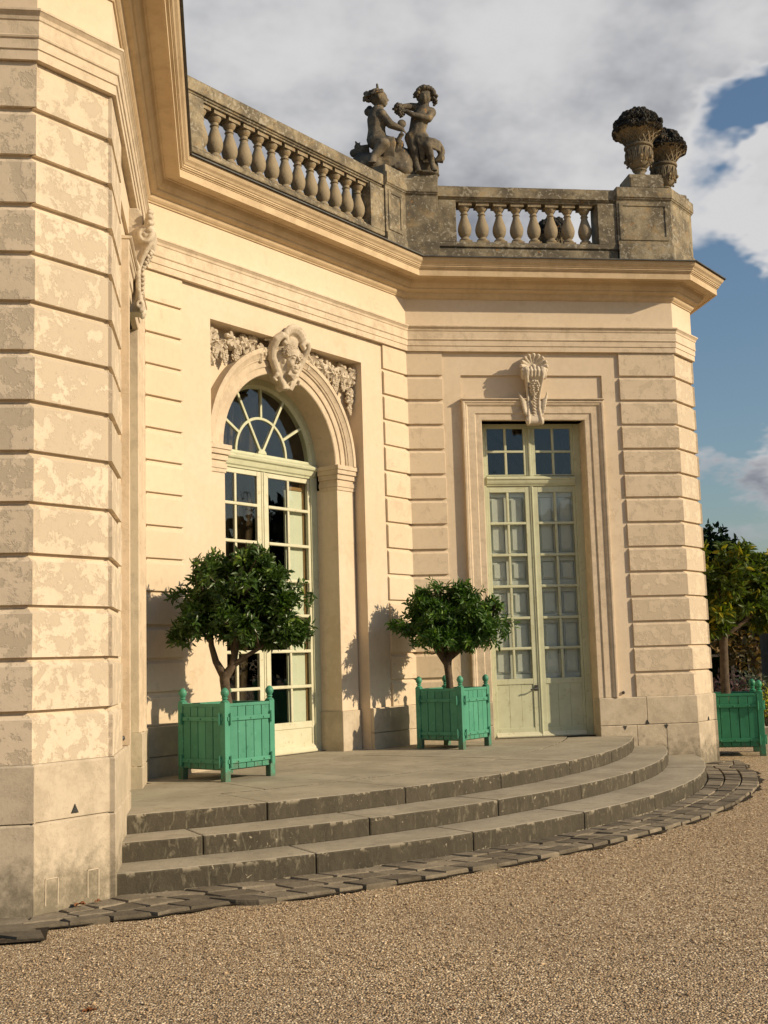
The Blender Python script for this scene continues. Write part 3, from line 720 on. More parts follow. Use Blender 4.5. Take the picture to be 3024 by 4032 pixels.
def arched_door():
    fr, o, c = FD, -.545, UC
    d = MB(); K = 40; zc = ZSP
    P = []
    for k in range(K + 1):
        a = math.pi * k / K
        for rr, oo in ((.985, o - .06), (.985, o + .03), (.90, o + .03), (.885, o + .018), (.86, o + .012), (.86, o - .06)): P.append(fr.p(c + rr * math.cos(a), oo, zc + rr * math.sin(a)))
    m = 6; d.add(P, [(k * m + j, k * m + (j + 1) % m, (k + 1) * m + (j + 1) % m, (k + 1) * m + j) for k in range(K) for j in range(m)] + [tuple(range(m)), tuple(range(K * m + m - 1, K * m - 1, -1))])
    for s in (-1, 1):
        d.box(fr, *sorted((c + s * .862, c + s * .985)), o - .06, o + .03, ZP, zc)
    door = obj('arched_door', d, M_door, PAV, bevel=.003)
    tr = MB().side(fr, [(o - .06, 2.862), (o + .030, 2.862), (o + .034, 2.885), (o + .05, 2.90), (o + .058, 2.93), (o + .064, 2.955), (o + .085, 2.968), (o + .092, 2.99), (o + .092, 3.005), (o + .04, 3.035), (o + .02, 3.05), (o + .016, 3.075), (o - .06, 3.075)], c - .93, c + .93)
    obj('transom', tr, M_door, door, bevel=.003)
    hz = 3.075
    obj('fan_hub', MB().prism(fr, [(c + .075 * math.cos(math.pi * k / 10), hz + .06 * math.sin(math.pi * k / 10)) for k in range(11)], o - .02, o + .022), M_door, door, bevel=.003)
    def bar(p0, p1, wd=.017):
        d_ = Vector((p1[0] - p0[0], p1[1] - p0[1])); d_.normalize(); nn = Vector((-d_.y, d_.x)) * wd
        obj('glazing_bar', MB().prism(fr, [(p0[0] + nn.x, p0[1] + nn.y), (p1[0] + nn.x, p1[1] + nn.y), (p1[0] - nn.x, p1[1] - nn.y), (p0[0] - nn.x, p0[1] - nn.y)], o - .025, o + .013), M_door, door, bevel=.005)
    RI, RO = .435, .872
    def pol(r, a, cz=hz): return (c + r * math.cos(a), cz + r * math.sin(a))
    def rim(a):                      # outer end on the frame circle, seen from the hub
        lo, hi = .3, 1.1
        for _ in range(30):
            mm = (lo + hi) / 2; p = pol(mm, a)
            if math.hypot(p[0] - c, p[1] - zc) < .868: lo = mm
            else: hi = mm
        return lo
    for dg in (60, 120): bar(pol(.05, R2D(dg)), pol(RI - .012, R2D(dg)))
    for dg in (30, 60, 90, 120, 150): bar(pol(RI + .014, R2D(dg)), pol(rim(R2D(dg)), R2D(dg)))
    ab = MB(); P = []
    for k in range(31):
        a = math.pi * k / 30
        for rr, oo in ((RI - .017, o - .025), (RI - .017, o + .012), (RI + .017, o + .012), (RI + .017, o - .025)): P.append(fr.p(c + rr * math.cos(a), oo, hz + rr * math.sin(a)))
    ab.add(P, [(k * 4 + j, k * 4 + (j + 1) % 4, k * 4 + 4 + (j + 1) % 4, k * 4 + 4 + j) for k in range(30) for j in range(4)] + [(0, 1, 2, 3), (123, 122, 121, 120)])
    obj('glazing_arc', ab, M_door, door, bevel=.005)
    for a0, a1 in ((0, 60), (60, 120), (120, 180)):
        pl = [pol(.01, R2D((a0 + a1) / 2))] + [pol(RI, R2D(a0 + (a1 - a0) * k / 8)) for k in range(9)]; pane(fr, pl, o - .008, door)
    for a0, a1 in ((0, 30), (30, 60), (60, 90), (90, 120), (120, 150), (150, 180)):
        pl = [pol(rim(R2D(a0 + (a1 - a0) * k / 6)), R2D(a0 + (a1 - a0) * k / 6)) for k in range(7)] + [pol(RI, R2D(a1 - (a1 - a0) * k / 6)) for k in range(7)]
        pane(fr, pl, o - .008, door)
    zr = [2.80, 2.445, 2.005, 1.57, 1.148, .72, .295, -.125]
    for s in (-1, 1):
        x = lambda h: c + s * h
        lf = MB()
        for h0, h1 in ((.004, .098), (.818, .860)): lf.box(fr, *sorted((x(h0), x(h1))), o - .03, o + .014, ZP + .03, 2.86)
        lo, hi = sorted((x(.098), x(.818)))
        for z0, z1 in ((2.80, 2.86), (-.205, -.125)): lf.box(fr, lo, hi, o - .03, o + .013, z0, z1)
        obj('door_leaf', lf, M_doorw, door, bevel=.005)
        obj('astragal', MB().box(fr, *sorted((x(0), x(.028))), o, o + .028 + .004 * s, ZP + .03, 2.858), M_doorw, door, bevel=.008)
        for i in range(7):
            zt = zr[i] - (.019 if i else 0); zb = zr[i + 1] + (.019 if i < 6 else 0)
            if i < 6: obj('glazing_bar', MB().box(fr, lo, hi, o - .025, o + .020, zr[i + 1] - .019, zr[i + 1] + .019), M_doorw, door, bevel=.009)
            obj('glazing_bar', MB().box(fr, *sorted((x(.440), x(.478))), o - .025, o + .013, zb, zt), M_doorw, door, bevel=.009)
            for h0, h1 in ((.098, .440), (.478, .818)): pane(fr, rect(*sorted((x(h0), x(h1))), zb, zt), o - .008, door)
        obj('kick_panel', MB().box(fr, lo, hi, o - .02, o + .002, -.40, -.205), M_doorw, door)
        obj('weather_bar', MB().side(fr, [(o - .02, -.49), (o + .06, -.49), (o + .062, -.47), (o + .045, -.45), (o + .04, -.43), (o + .02, -.41), (o + .014, -.40), (o - .02, -.40)], *sorted((x(.003), x(.858)))), M_doorw, door, bevel=.004)
        if s > 0:
            ip = MB(); ip.box(fr, x(.47), x(.785), o - .085, o - .055, -.3, 2.70)
            obj('inside_shutter', ip, M_cream, door, bevel=.004)
            iw = MB(); iw.box(fr, x(.786), x(.83), o - .10, o - .045, -.3, 2.80); iw.box(fr, x(.47), x(.784), o - .10, o - .045, 2.702, 2.745); iw.box(fr, x(.47), x(.784), o - .10, o - .05, 1.03, 1.06)
            obj('inside_wood_trim', iw, M_wood, door)
        else:
            iw = MB(); iw.box(fr, x(.68), x(.63), o - .10, o - .05, -.3, 2.80)
            obj('inside_wood_trim', iw, M_wood, door)
    cu = MB(); P = []; nK = 60
    for k in range(nK + 1):
        uu = c - .75 + .85 * k / nK; oo = o - .42 + .035 * math.sin(k * .9) + .02 * math.sin(k * 2.3)
        P += [fr.p(uu - .05, oo, -.45), fr.p(uu + .1, oo, 1.6), fr.p(uu + .26, oo, 3.9)]
    cu.add(P, [(k * 3 + j, k * 3 + 3 + j, k * 3 + 4 + j, k * 3 + 1 + j) for k in range(nK) for j in (0, 1)])
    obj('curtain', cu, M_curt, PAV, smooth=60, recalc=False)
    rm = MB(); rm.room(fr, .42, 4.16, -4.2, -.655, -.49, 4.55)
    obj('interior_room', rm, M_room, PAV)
    obj('door_sill', MB().box(fr, c - .98, c + .98, -.62, -.45, ZP - .05, ZP + .010), M_step, PAV)
arched_door()

# ------------------------------------------------------------------ balustrade
RAILP = [mir(p) for p in reversed(RS)] + RS
BAL = obj('balustrade', MB().sweep(RAILP, [(-.24, 5.90), (.055, 5.90), (.055, 6.135), (-.24, 6.135)]), M_rail, PAV, bevel=.006)
obj('bottom_rail', MB().sweep(RAILP, [(-.25, 6.137), (.075, 6.137), (.080, 6.15), (.080, 6.185), (.065, 6.212), (-.235, 6.212)]), M_lead if False else M_rail, BAL, bevel=.004)
obj('top_rail', MB().sweep(RAILP, [(-.215, 6.798), (.035, 6.798), (.035, 6.816), (.052, 6.824), (.060, 6.84), (.078, 6.846), (.080, 6.852), (.082, 6.985), (.07, 7.0), (-.25, 7.0), (-.26, 6.985), (-.26, 6.85), (-.215, 6.83)]), M_rail, BAL, bevel=.004)
def pedestal(path, o, capo, zcap=7.03):
    pd = obj('pedestal', MB().sweep(path, [(-.27, 5.92), (o, 5.92), (o, 6.84), (-.27, 6.84)]), M_rail, BAL, bevel=.006)
    cap = [(-.29, 6.838), (o + .004, 6.838), (o + .006, 6.852), (o + .020, 6.860), (o + .026, 6.876), (capo, 6.882), (capo, zcap - .012), (capo - .01, zcap), (-.29, zcap)]
    obj('pedestal_cap', MB().sweep(path, cap), M_rail, BAL, bevel=.005)
    obj('pedestal_base', MB().sweep(path, [(-.28, 5.918), (o + .022, 5.918), (o + .022, 6.185), (o + .004, 6.215), (-.28, 6.215)]), M_rail, BAL, bevel=.006)
    return pd
for L in (0, 1):
    mm = (lambda pp: [mir(p) for p in reversed(pp)]) if L else (lambda pp: pp)
    pedestal(mm([dpt(4.085), E4, (.488, 0)]), .098, .135, 7.035)
    for pth in ([dpt(3.79), dpt(4.083)], [(.490, 0), (.738, 0)], [(2.747, 0), (3.015, 0)]):
        obj('half_pilaster', MB().sweep(mm(pth), [(-.24, 6.2), (.076, 6.2), (.076, 6.80), (-.24, 6.80)]), M_rail, BAL, bevel=.005)
    pedestal(mm([(3.017, 0), E5, (S_ + D_ + T_, D_ + T_), (S_ + D_ + T_, D_ + T_ + .76)]), .098, .135)
    pedestal(mm([(S_ + D_ + T_, ARM - D_ - T_ - .76), (S_ + D_ + T_, ARM - T_ - D_), (S_, ARM), (3.0, ARM)]), .098, .135)
    fr = FL if L else FR
    pn = MB()                                                       # sunk panels: four raised border strips
    def strips(fr, r0, r1, z0, z1, o=.098):
        q = MB()
        q.box(fr, r0 - .05, r0, o - .01, o + .012, z0 - .05, z1 + .04); q.box(fr, r1, r1 + .035, o - .01, o + .012, z0 - .05, z1 + .04)
        q.box(fr, r0, r1, o - .01, o + .0115, z1, z1 + .04); q.box(fr, r0, r1, o - .01, o + .0115, z0 - .05, z0)
        return q
    obj('panel_border', strips(fr, 3.10, 3.715, 6.32, 6.765), M_rail, BAL)
fd2 = Frame(dpt(0), (1, 1), (1, -1))
obj('panel_border', strips(fd2, 4.19, 4.41, 6.30, 6.76), M_rail, BAL)

bpr = [(.055, .048), (.072, .054), (.078, .068), (.072, .084), (.058, .092), (.050, .104), (.050, .112), (.066, .128), (.084, .160), (.0935, .20), (.095, .235), (.088, .275), (.072, .325), (.056, .370), (.046, .405), (.043, .425), (.050, .430), (.056, .438), (.050, .447), (.044, .452), (.045, .475), (.052, .480), (.060, .490), (.072, .512), (.080, .528), (.080, .540)]
bm_ = MB().lathe((0, 0, 0), bpr, 18)
bm_.box(ID, -.085, .085, -.085, .085, 0, .047); bm_.box(ID, -.092, .092, -.092, .092, .541, .590)
bmesh_ = mesh('baluster', bm_, M_balus, 35)
BR = random.Random(9)
def baluster(p, ang):
    o = bpy.data.objects.new('baluster', bmesh_); link(o, BAL); o.location = (p.x, p.y, 6.210); o.rotation_euler = (BR.uniform(-.006, .006), 0, ang + BR.uniform(-.02, .02))
for k in range(13): baluster(FD.p(UC + (k - 6) * .2365, -.08, 0), math.pi / 4)
for k in range(8): baluster(FR.p(.885 + k * .245, -.08, 0), 0); baluster(FL.p(.885 + k * .245, -.08, 0), 0)
fe = Frame((S_ + D_ + T_, 0), (0, 1), (1, 0))
for k in range(7): baluster(fe.p(1.45 + k * .245, -.08, 0), 0)
obj('statue_plinth', MB().slab([(FD.p(4.10, .10, 0).x, FD.p(4.10, .10, 0).y), (.041, -.10), (.50, -.10), (.50, .42), (-.25, .42), (FD.p(4.10, -.45, 0).x, FD.p(4.10, -.45, 0).y)], 7.034, 7.150), M_rail, BAL, bevel=.015)

# ------------------------------------------------------------------ carved ornament
def spiral(cx, cz, r0, turns, a0, sgn, n=26, r1=.012):
    return [(cx + (r0 + (r1 - r0) * k / n) * math.cos(a0 + sgn * 2 * math.pi * turns * k / n), cz + (r0 + (r1 - r0) * k / n) * math.sin(a0 + sgn * 2 * math.pi * turns * k / n)) for k in range(n + 1)]
def vine_leaf(mb, c, size, nrm, roll, cup=.22):
    """five-lobed vine leaf with thickness, facing nrm"""
    nrm = Vector(nrm).normalized(); up = Vector((0, 0, 1)); x = up.cross(nrm)
    x = x.normalized() if x.length > 1e-4 else Vector((1, 0, 0)); y = nrm.cross(x)
    ca, sa = math.cos(roll), math.sin(roll); ex = x * ca + y * sa; ey = y * ca - x * sa
    out = []
    for k in range(20):
        a = 2 * math.pi * k / 20; lob = .48 + .52 * abs(math.cos(2.5 * (a - math.pi / 2))) ** .8
        if abs(a - 1.5 * math.pi) < .25: lob *= .45
        out.append((lob * math.cos(a), lob * math.sin(a)))
    c = Vector(c); P = [c + nrm * size * .16]
    for px, py in out: P.append(c + (ex * px + ey * py) * size * .5 - nrm * size * cup * .25 * (px * px + py * py))
    mid = []
    for i, (px, py) in enumerate(out): mid.append(c + (ex * px + ey * py) * size * .25 + nrm * size * (.11 if i % 4 == 1 else .03))
    back = [p - nrm * size * .18 for p in P[1:]]
    n = 20; V = P + mid + back + [c - nrm * size * .12]; F = []
    for i in range(n):
        j = (i + 1) % n
        F += [(0, 1 + n + i, 1 + n + j), (1 + n + i, 1 + i, 1 + j, 1 + n + j), (1 + i, 1 + 2 * n + i, 1 + 2 * n + j, 1 + j), (1 + 2 * n + i, 3 * n + 1, 1 + 2 * n + j)]
    mb.add(V, F)
OR = random.Random(21)
def grapes(mb, fr, u, o, z, L, wd, rad=.0175):
    z0 = z
    for row in range(int(L / (rad * 1.55)) + 1):
        t = row * rad * 1.55 / L; ww = wd * math.sin(math.pi * (.25 + .70 * t)) ; n = max(1, int(ww / (rad * 1.6)))
        for i in range(n):
            du = (i - (n - 1) / 2) * rad * 1.75 + OR.uniform(-.004, .004)
            mb.ball(fr.p(u + du, o + .02 + math.sqrt(max(0, (wd / 2) ** 2 - du * du)) * .55 + OR.uniform(-.006, .006), z0 - row * rad * 1.55), rad * OR.uniform(.9, 1.12), 7, 5)
for s in (-1, 1):
    gl = MB(); X = lambda du: UC + s * du
    o = -.235
    path = [(.42, 4.22), (.52, 4.25), (.62, 4.22), (.72, 4.21), (.82, 4.19), (.93, 4.19), (1.04, 4.20), (1.15, 4.22), (1.25, 4.22), (1.26, 4.10), (1.265, 3.98), (1.262, 3.88)]
    gl.tube([FD.p(X(a), o + .03, b) for a, b in path], .02, 6)
    for a, b in path:
        for k in range(2):
            vine_leaf(gl, FD.p(X(a + OR.uniform(-.05, .05)), o + .065 + OR.uniform(0, .06), b + OR.uniform(-.08, .05)), OR.uniform(.15, .21) if b > 4.15 else OR.uniform(.10, .14), FD.N + Vector((OR.uniform(-.35, .35), OR.uniform(-.35, .35), OR.uniform(-.35, .35))), OR.uniform(-2.6, 2.6))
    for a, b, L, wd in ((.56, 4.17, .12, .10), (.80, 4.12, .15, .12), (.98, 4.10, .17, .12), (1.13, 4.12, .14, .11), (1.262, 3.83, .15, .085), (.66, 4.22, .07, .08)):
        grapes(gl, FD, X(a), o + .02, b, L, wd)
    obj('grape_garland', gl, M_orn, PAV, smooth=32)

def mask():
    mk = MB(); F = FD; c = UC; oz = -.205          # o of the mask's backing
    fc = (c, 4.135)
    # back shield
    mk.ball(F.p(c, oz + .01, 4.13), (.20, .20, .27), 16, 12, )
    mk.tube([F.p(c, -.26, 3.83), F.p(c, -.20, 3.86), F.p(c, -.18, 3.97), F.p(c, -.17, 4.1)], [.05, .075, .13, .18], 12)
    mk.ball(F.p(c, -.135, 3.825), (.05, .05, .035), 10, 8)
    # side C-scrolls: broad bands with volutes at top
    for s in (-1, 1):
        X = lambda du: c + s * du
        pts = [(X(.055), .02, 3.80), (X(.085), .03, 3.86), (X(.135), .02, 3.95), (X(.19), .015, 4.05), (X(.245), .015, 4.15), (X(.275), .05, 4.25), (X(.27), .12, 4.345), (X(.22), .155, 4.395), (X(.165), .16, 4.385), (X(.14), .155, 4.335), (X(.165), .155, 4.30), (X(.195), .155, 4.325)]
        mk.tube([F.p(a, b + oz + .07, z) for a, b, z in pts], [.030, .036, .042, .050, .056, .058, .054, .048, .042, .036, .030, .022], 10)
        pts2 = [(X(.03), .05, 3.80), (X(.055), .055, 3.88), (X(.10), .05, 3.96), (X(.16), .04, 4.06), (X(.20), .04, 4.16)]
        mk.tube([F.p(a, b + oz + .06, z) for a, b, z in pts2], [.016, .018, .018, .018, .012], 8)
        for a, z, dx, dz, L in ((.25, 4.30, .9, .30, .14), (.245, 4.22, 1, -.05, .11), (.17, 3.95, .75, -.5, .10)):
            p0 = Vector((X(a - .03), z)); p = [F.p(p0.x + s * dx * L * t, oz + .06 + .05 * math.sin(t * 2.6), p0.y + dz * L * t + .03 * math.sin(t * 3)) for t in (0, .35, .7, 1)]
            mk.tube(p, [.030, .036, .028, .016], 8); mk.ball(p[-1], .024, 8, 6)
        sp = spiral(X(.165), 3.905, .030, 1.2, math.pi * (s > 0), -s); mk.tube([F.p(a, oz + .075, z) for a, z in sp], .014, 7)
    # shell hood over the head
    for k in range(9):
        a = R2D(35 + 110 * k / 8); r0, r1 = .10, .235
        mk.tube([F.p(c + math.cos(a) * r * .9, -.10 + .145 * math.sin(math.pi * .5 * (r - r0) / (r1 - r0) * 1.1), 4.30 + math.sin(a) * r) for r in (.10, .14, .18, .215, .235)], [.014, .022, .028, .030, .022], 8)
    hood = [(c - .20, 4.36), (c - .17, 4.44), (c - .10, 4.505), (c - .01, 4.535), (c + .08, 4.53), (c + .15, 4.49), (c + .19, 4.42)]
    mk.tube([F.p(a, .035, z) for a, z in hood], [.020, .028, .032, .036, .034, .030, .022], 8)
    mk.ball(F.p(c, -.13, 4.36), (.16, .13, .13), 14, 10)
    obj_ = sculpt('mask_cartouche', mk, M_orn, PAV, .008, 1)
    # face
    fm = MB(); fo = oz + .165; fz = 4.12; kf = 1.30
    N = F.N; T = F.T; Z = Vector((0, 0, 1)); Mx = Matrix((T, N, Z)).transposed()
    def fp(du, do, dz): return F.p(c + du * kf, fo + do * kf, fz + dz * kf * .95)
    def b(du, do, dz, r, n=14, m=10): fm.ball(fp(du, do, dz), tuple(q * kf for q in (r if hasattr(r, '__len__') else (r, r, r))), n, m, Mx)
    b(0, 0, .03, (.088, .080, .115)); b(0, .005, -.045, (.068, .070, .080)); b(0, .046, -.100, (.030, .026, .025))
    b(-.042, .042, -.032, (.034, .030, .036)); b(.042, .042, -.032, (.034, .030, .036)); b(0, .047, .080, (.066, .028, .036))
    fm.tube([fp(0, .068, .062), fp(0, .092, .018), fp(0, .104, -.012)], [.010 * kf, .012 * kf, .015 * kf], 8); b(-.015, .082, -.020, (.010, .012, .009)); b(.015, .082, -.020, (.010, .012, .009))
    for s in (-1, 1):
        b(s * .037, .070, .022, (.018, .010, .0085)); fm.tube([fp(s * .014, .078, .044), fp(s * .040, .079, .050), fp(s * .066, .060, .040)], [.007 * kf, .008 * kf, .006 * kf], 6)
        b(s * .092, -.005, .0, (.014, .022, .034))
    b(0, .072, -.058, (.030, .010, .0065)); b(0, .070, -.074, (.024, .012, .009))
    for k in range(9): fm.tube([fp((k - 4) * .010, .030, -.085), fp((k - 4) * .016, .045 - .006 * abs(k - 4), -.135), fp((k - 4) * .009, .025, -.190 + .010 * abs(k - 4))], [.010, .013, .006], 6)
    sculpt('mask_face', fm, M_orn, obj_, .0055, 1, .35)
    hm = MB(); HR = random.Random(8)                                 # vine leaves and grapes crowning the head
    for k in range(26):
        a = R2D(8 + 164 * (k % 13) / 12 + HR.uniform(-4, 4)); ly = k // 13
        p = fp(math.cos(a) * (.088 + .018 * ly), .030 + .018 * (1 - ly) + HR.uniform(-.006, .006), .045 + math.sin(a) * (.080 + .035 * ly))
        vine_leaf(hm, p, HR.uniform(.060, .085), N * .8 + T * math.cos(a) * .5 + Z * math.sin(a) * .5, a - math.pi / 2 + HR.uniform(-.3, .3), .4)
    for s in (-1, 1):
        for k in range(12): hm.ball(fp(s * (.070 + .014 * (k % 3)), .046 + .008 * (k % 2), .085 - .015 * (k // 3)), .0135, 7, 5)
    hc = obj('mask_crown', hm, M_orn, obj_, smooth=32)
mask()
def console(fr):
    fr0 = fr; fr = Frame((fr0.O.x, fr0.O.y), (fr0.T.x, fr0.T.y), (fr0.N.x, fr0.N.y)); fr.N = fr0.N * .74
    c = 1.715; k = MB()
    front = [(.070, 3.675), (.105, 3.685), (.122, 3.715), (.112, 3.755), (.080, 3.815), (.058, 3.90), (.056, 3.99), (.074, 4.08), (.112, 4.165), (.160, 4.235), (.205, 4.29), (.232, 4.345), (.236, 4.395), (.214, 4.435), (.175, 4.455), (.12, 4.46), (.06, 4.45)]
    hw = lambda z: .062 + .045 * abs((z - 3.93) / .45) ** 1.3
    P = []; F = []; m = len(front)
    for s in (-1, 1):
        for o, z in front: P.append(fr.p(c + s * hw(z), o, z))
        for o, z in front: P.append(fr.p(c + s * hw(z), -.06, z))
    F = [(i, i + 1, 2 * m + i + 1, 2 * m + i) for i in range(m - 1)] + [(m + i, m + i + 1, 3 * m + i + 1, 3 * m + i) for i in range(m - 1)]
    for b0 in (0, 2 * m): F += [(b0 + i, b0 + i + 1, b0 + m + i + 1, b0 + m + i) for i in range(m - 1)]
    F += [(0, m, 3 * m, 2 * m), (m - 1, 2 * m - 1, 4 * m - 1, 3 * m - 1)]
    k.add(P, F)
    for s in (-1, 1):
        e = [(o + .008, z) for o, z in front]
        k.tube([fr.p(c + s * (hw(z) + .010), o, z) for o, z in e[:-3]], [.017] * 4 + [.018] * 4 + [.024] * 6, 8)
        sp = spiral(.145, 4.365, .088, 1.7, math.pi * .5, -1, 40); k.tube([fr.p(c + s * .150, o, z) for o, z in sp], [.022 - .00022 * i for i in range(41)], 8)
        k.tube([fr.p(c + s * .08, .145, 4.365), fr.p(c + s * .138, .145, 4.365)], .088, 18); k.ball(fr.p(c + s * .152, .145, 4.365), .022, 8, 6)
        sp = spiral(.080, 3.730, .046, 1.3, -math.pi * .5, 1, 20); k.tube([fr.p(c + s * .112, o, z) for o, z in sp], .013, 8)
        for j in range(6):                                         # acanthus leaf standing out at the waist
            z0 = 3.77 + j * .038; L = .075 + .010 * j
            p = [fr.p(c + s * (.070 + L * (1 - (1 - t) ** 2)), .035 + .045 * math.sin(t * 2.9), z0 + .15 * t ** 1.2) for t in (0, .3, .6, .85, 1)]
            k.tube(p, [.014, .020, .020, .016, .009], 7)
            if j > 2: k.ball(p[-1], .016, 7, 5)
    for j in range(5):
        k.tube([fr.p(c + (j - 2) * .044, .17, 4.27), fr.p(c + (j - 2) * .048, .225, 4.32), fr.p(c + (j - 2) * .050, .252, 4.385), fr.p(c + (j - 2) * .050, .215, 4.45)], [.012, .021, .024, .016], 8)
    k.side(fr, [(-.05, 4.42), (.13, 4.42), (.12, 4.56), (.07, 4.625), (-.05, 4.625)], c - .085, c + .085)
    o = sculpt('keystone_console', k, M_orn, PAV, .0075, 1, .4)
    sh = MB()                                                       # scallop shell on top
    for j in range(11):
        a = R2D(-22 + 224 * j / 10); ca, sa = math.cos(a), math.sin(a)
        sh.tube([fr.p(c + ca * r, .135 + .085 * (r / .19) ** 1.6, 4.455 + sa * r * .90) for r in (.025, .07, .115, .155, .185, .195)], [.009, .015, .021, .026, .027, .016], 8)
    sh.ball(fr.p(c, .16, 4.455), .035, 10, 8)
    sculpt('scallop_shell', sh, M_orn, o, .0065, 0)
    gr = MB()
    for row in range(8):
        n = (3, 4, 5, 4, 4, 3, 2, 1)[row]
        for i in range(n): gr.ball(fr.p(c + (i - (n - 1) / 2) * .030, .215 - .020 * row + .012 * (i % 2), 4.245 - row * .027), .0205, 8, 6)
    for row in range(17): gr.ball(fr.p(c + .009 * (-1) ** row, .085 + .030 * math.cos((row - 2) * .19), 4.03 - row * .0205), (.021, .016, .015), 8, 6)
    gr.tube([fr.p(c, .19, 4.26), fr.p(c, .12, 4.1), fr.p(c, .08, 3.95), fr.p(c, .09, 3.70)], .012, 6)
    obj('grape_drop', gr, M_orn, o, smooth=60)
console(FR); console(FL)

# vents, patches and ring bolts in the plinth
def tri_vent(fr, r, z, sz, o, up):
    poly = [(r - sz, z), (r + sz, z), (r, z + (1.9 if up else -1.9) * sz)]
    v = obj('wall_vent', MB().prism(fr, poly, o - .01, o + .0025), M_vent, PAV)
    for k in range(5):
        t = (k + .5) / 5; zz = z + (1.9 if up else -1.9) * sz * t; hw = sz * (1 - t) * .9
        obj('vent_slat', MB().box(fr, r - hw, r + hw, o + .001, o + .006, zz - .004, zz + .004), M_iron, v)
FLC = Frame(mir(S1), (1, 1), (1, -1)); FRC = Frame(S0, (1, 1), (1, -1))
tri_vent(FLC, .315, -.335, .030, .024, True)
tri_vent(FR, 3.075, -.357, .028, .0245, True); tri_vent(FR, 2.765, -.375, .026, .0255, False); tri_vent(FR, 3.335, -.375, .026, .0265, False); tri_vent(FRC, .38, -.358, .026, .027, True)
def patch(r, z, wd, ht, o):
    q = MB(); t = .006
    for r0, r1, z0, z1 in ((r, r + t, z, z + ht), (r + wd - t, r + wd, z, z + ht), (r, r + wd, z + ht - t, z + ht)): q.box(FLC, r0, r1, o, o + .003, z0, z1)
    obj('mortar_patch', q, M_mort, PAV)
patch(.085, -.88, .10, .165, .0262); patch(.415, -.885, .095, .175, .0262)
for fr in (FR, FL):
    for r in (2.78,):
        b_ = MB().ball(fr.p(r, -.015, .06), .022, 8, 6); obj('ring_bolt', b_, M_iron, PAV, smooth=60)

# ------------------------------------------------------------------ statue of two cherubs
LC = dict(hip=(-0.322,-0.050,7.633),waist=(-0.318,-0.050,7.771),chest=(-0.314,-0.050,7.920),uchest=(-0.302,-0.050,8.015),neck=(-0.287,-0.060,8.085),head=(-0.275,-0.070,8.220),sh=(-0.254,-0.140,7.959),el=(-0.142,-0.160,7.815),wr=(-0.009,-0.150,7.765),hand=(0.028,-0.150,7.736),sh2=(-0.354,0.050,8.066),el2=(-0.409,0.100,8.109),h2=(-0.381,0.120,8.170),hipn=(-0.335,-0.140,7.581),kneen=(-0.254,-0.220,7.503),ankn=(-0.388,-0.200,7.332),footn=(-0.424,-0.240,7.226),hipf=(-0.246,0.020,7.647),kneef=(-0.021,0.000,7.596),ankf=(-0.089,-0.000,7.410),footf=(-0.011,-0.060,7.283),cup=(0.017,-0.150,7.835),cupb=(0.007,-0.150,7.677),tail=(-0.584,-0.000,7.548),tail2=(-0.634,0.000,7.458),tail3=(-0.472,0.000,7.492),lap=(-0.183,-0.120,7.536),lap2=(-0.210,-0.140,7.340),base1=(-0.503,0.000,7.383),hair=(-0.436,-0.050,8.314),hair2=(-0.454,-0.050,8.203),top=(-0.294,-0.050,8.439))
RC = dict(hip=(0.242,0.000,7.714),waist=(0.261,0.000,7.834),chest=(0.299,0.000,7.986),uchest=(0.351,0.000,8.088),neck=(0.378,0.000,8.164),head=(0.369,-0.020,8.290),shr=(0.454,-0.020,8.072),elr=(0.397,-0.100,7.946),wrr=(0.167,-0.160,7.964),hr=(0.086,-0.140,8.020),shl=(0.278,0.040,8.165),ell=(0.170,-0.000,8.161),hl=(0.065,-0.050,8.133),g1=(-0.023,-0.120,8.086),g2=(0.021,-0.120,7.978),hipl=(0.174,0.000,7.702),knl=(0.193,-0.050,7.501),anl=(0.217,-0.020,7.327),ftl=(0.242,-0.100,7.184),hipr=(0.319,-0.000,7.697),knr=(0.365,-0.120,7.544),anr=(0.431,-0.040,7.374),ftr=(0.451,-0.080,7.209),d1=(0.215,-0.100,7.677),d2=(0.341,-0.140,7.633),d3=(0.479,-0.060,7.634),d4=(0.581,0.020,7.624),d5=(0.544,0.050,7.537),rock=(0.044,0.080,7.435),rock2=(0.403,0.100,7.405),rock3=(0.516,0.120,7.467))
STAT = thing('cherub_statue', 'dark weathered stone statue of two cherubs with grapes and cup on balustrade', 'statue', (0.0, 0.05, 7.15), worldcoords=True)
V3 = Vector
def headmesh(mb, c, r, face, tilt=0):
    """child's head: skull, face, cheeks, chin, nose, brow, ears; face = direction it looks"""
    c = V3(c); f = V3(face).normalized(); z = V3((0, 0, 1)); z = (z - f * z.dot(f)).normalized(); x = f.cross(z)
    M = Matrix((x, f, z)).transposed()
    def b(dx, df, dz, rr): mb.ball(c + (x * dx + f * df + z * dz) * r, tuple(q * r for q in rr), 14, 10, M)
    b(0, -.10, .12, (.92, 1.0, .92)); b(0, .22, -.25, (.76, .70, .72)); b(0, .62, -.72, (.27, .24, .24))
    b(-.36, .58, -.32, (.30, .28, .30)); b(.36, .58, -.32, (.30, .28, .30)); b(0, .62, .26, (.60, .30, .26))
    mb.tube([c + (f * .86 + z * .12) * r, c + (f * 1.02 - z * .10) * r, c + (f * 1.08 - z * .20) * r], [.09 * r, .12 * r, .15 * r], 8)
    b(0, .90, -.46, (.22, .12, .08)); b(0, .87, -.57, (.18, .12, .09))
    for s in (-1, 1): b(s * .32, .79, .0, (.17, .12, .10)); b(s * .88, -.05, -.10, (.14, .22, .28))
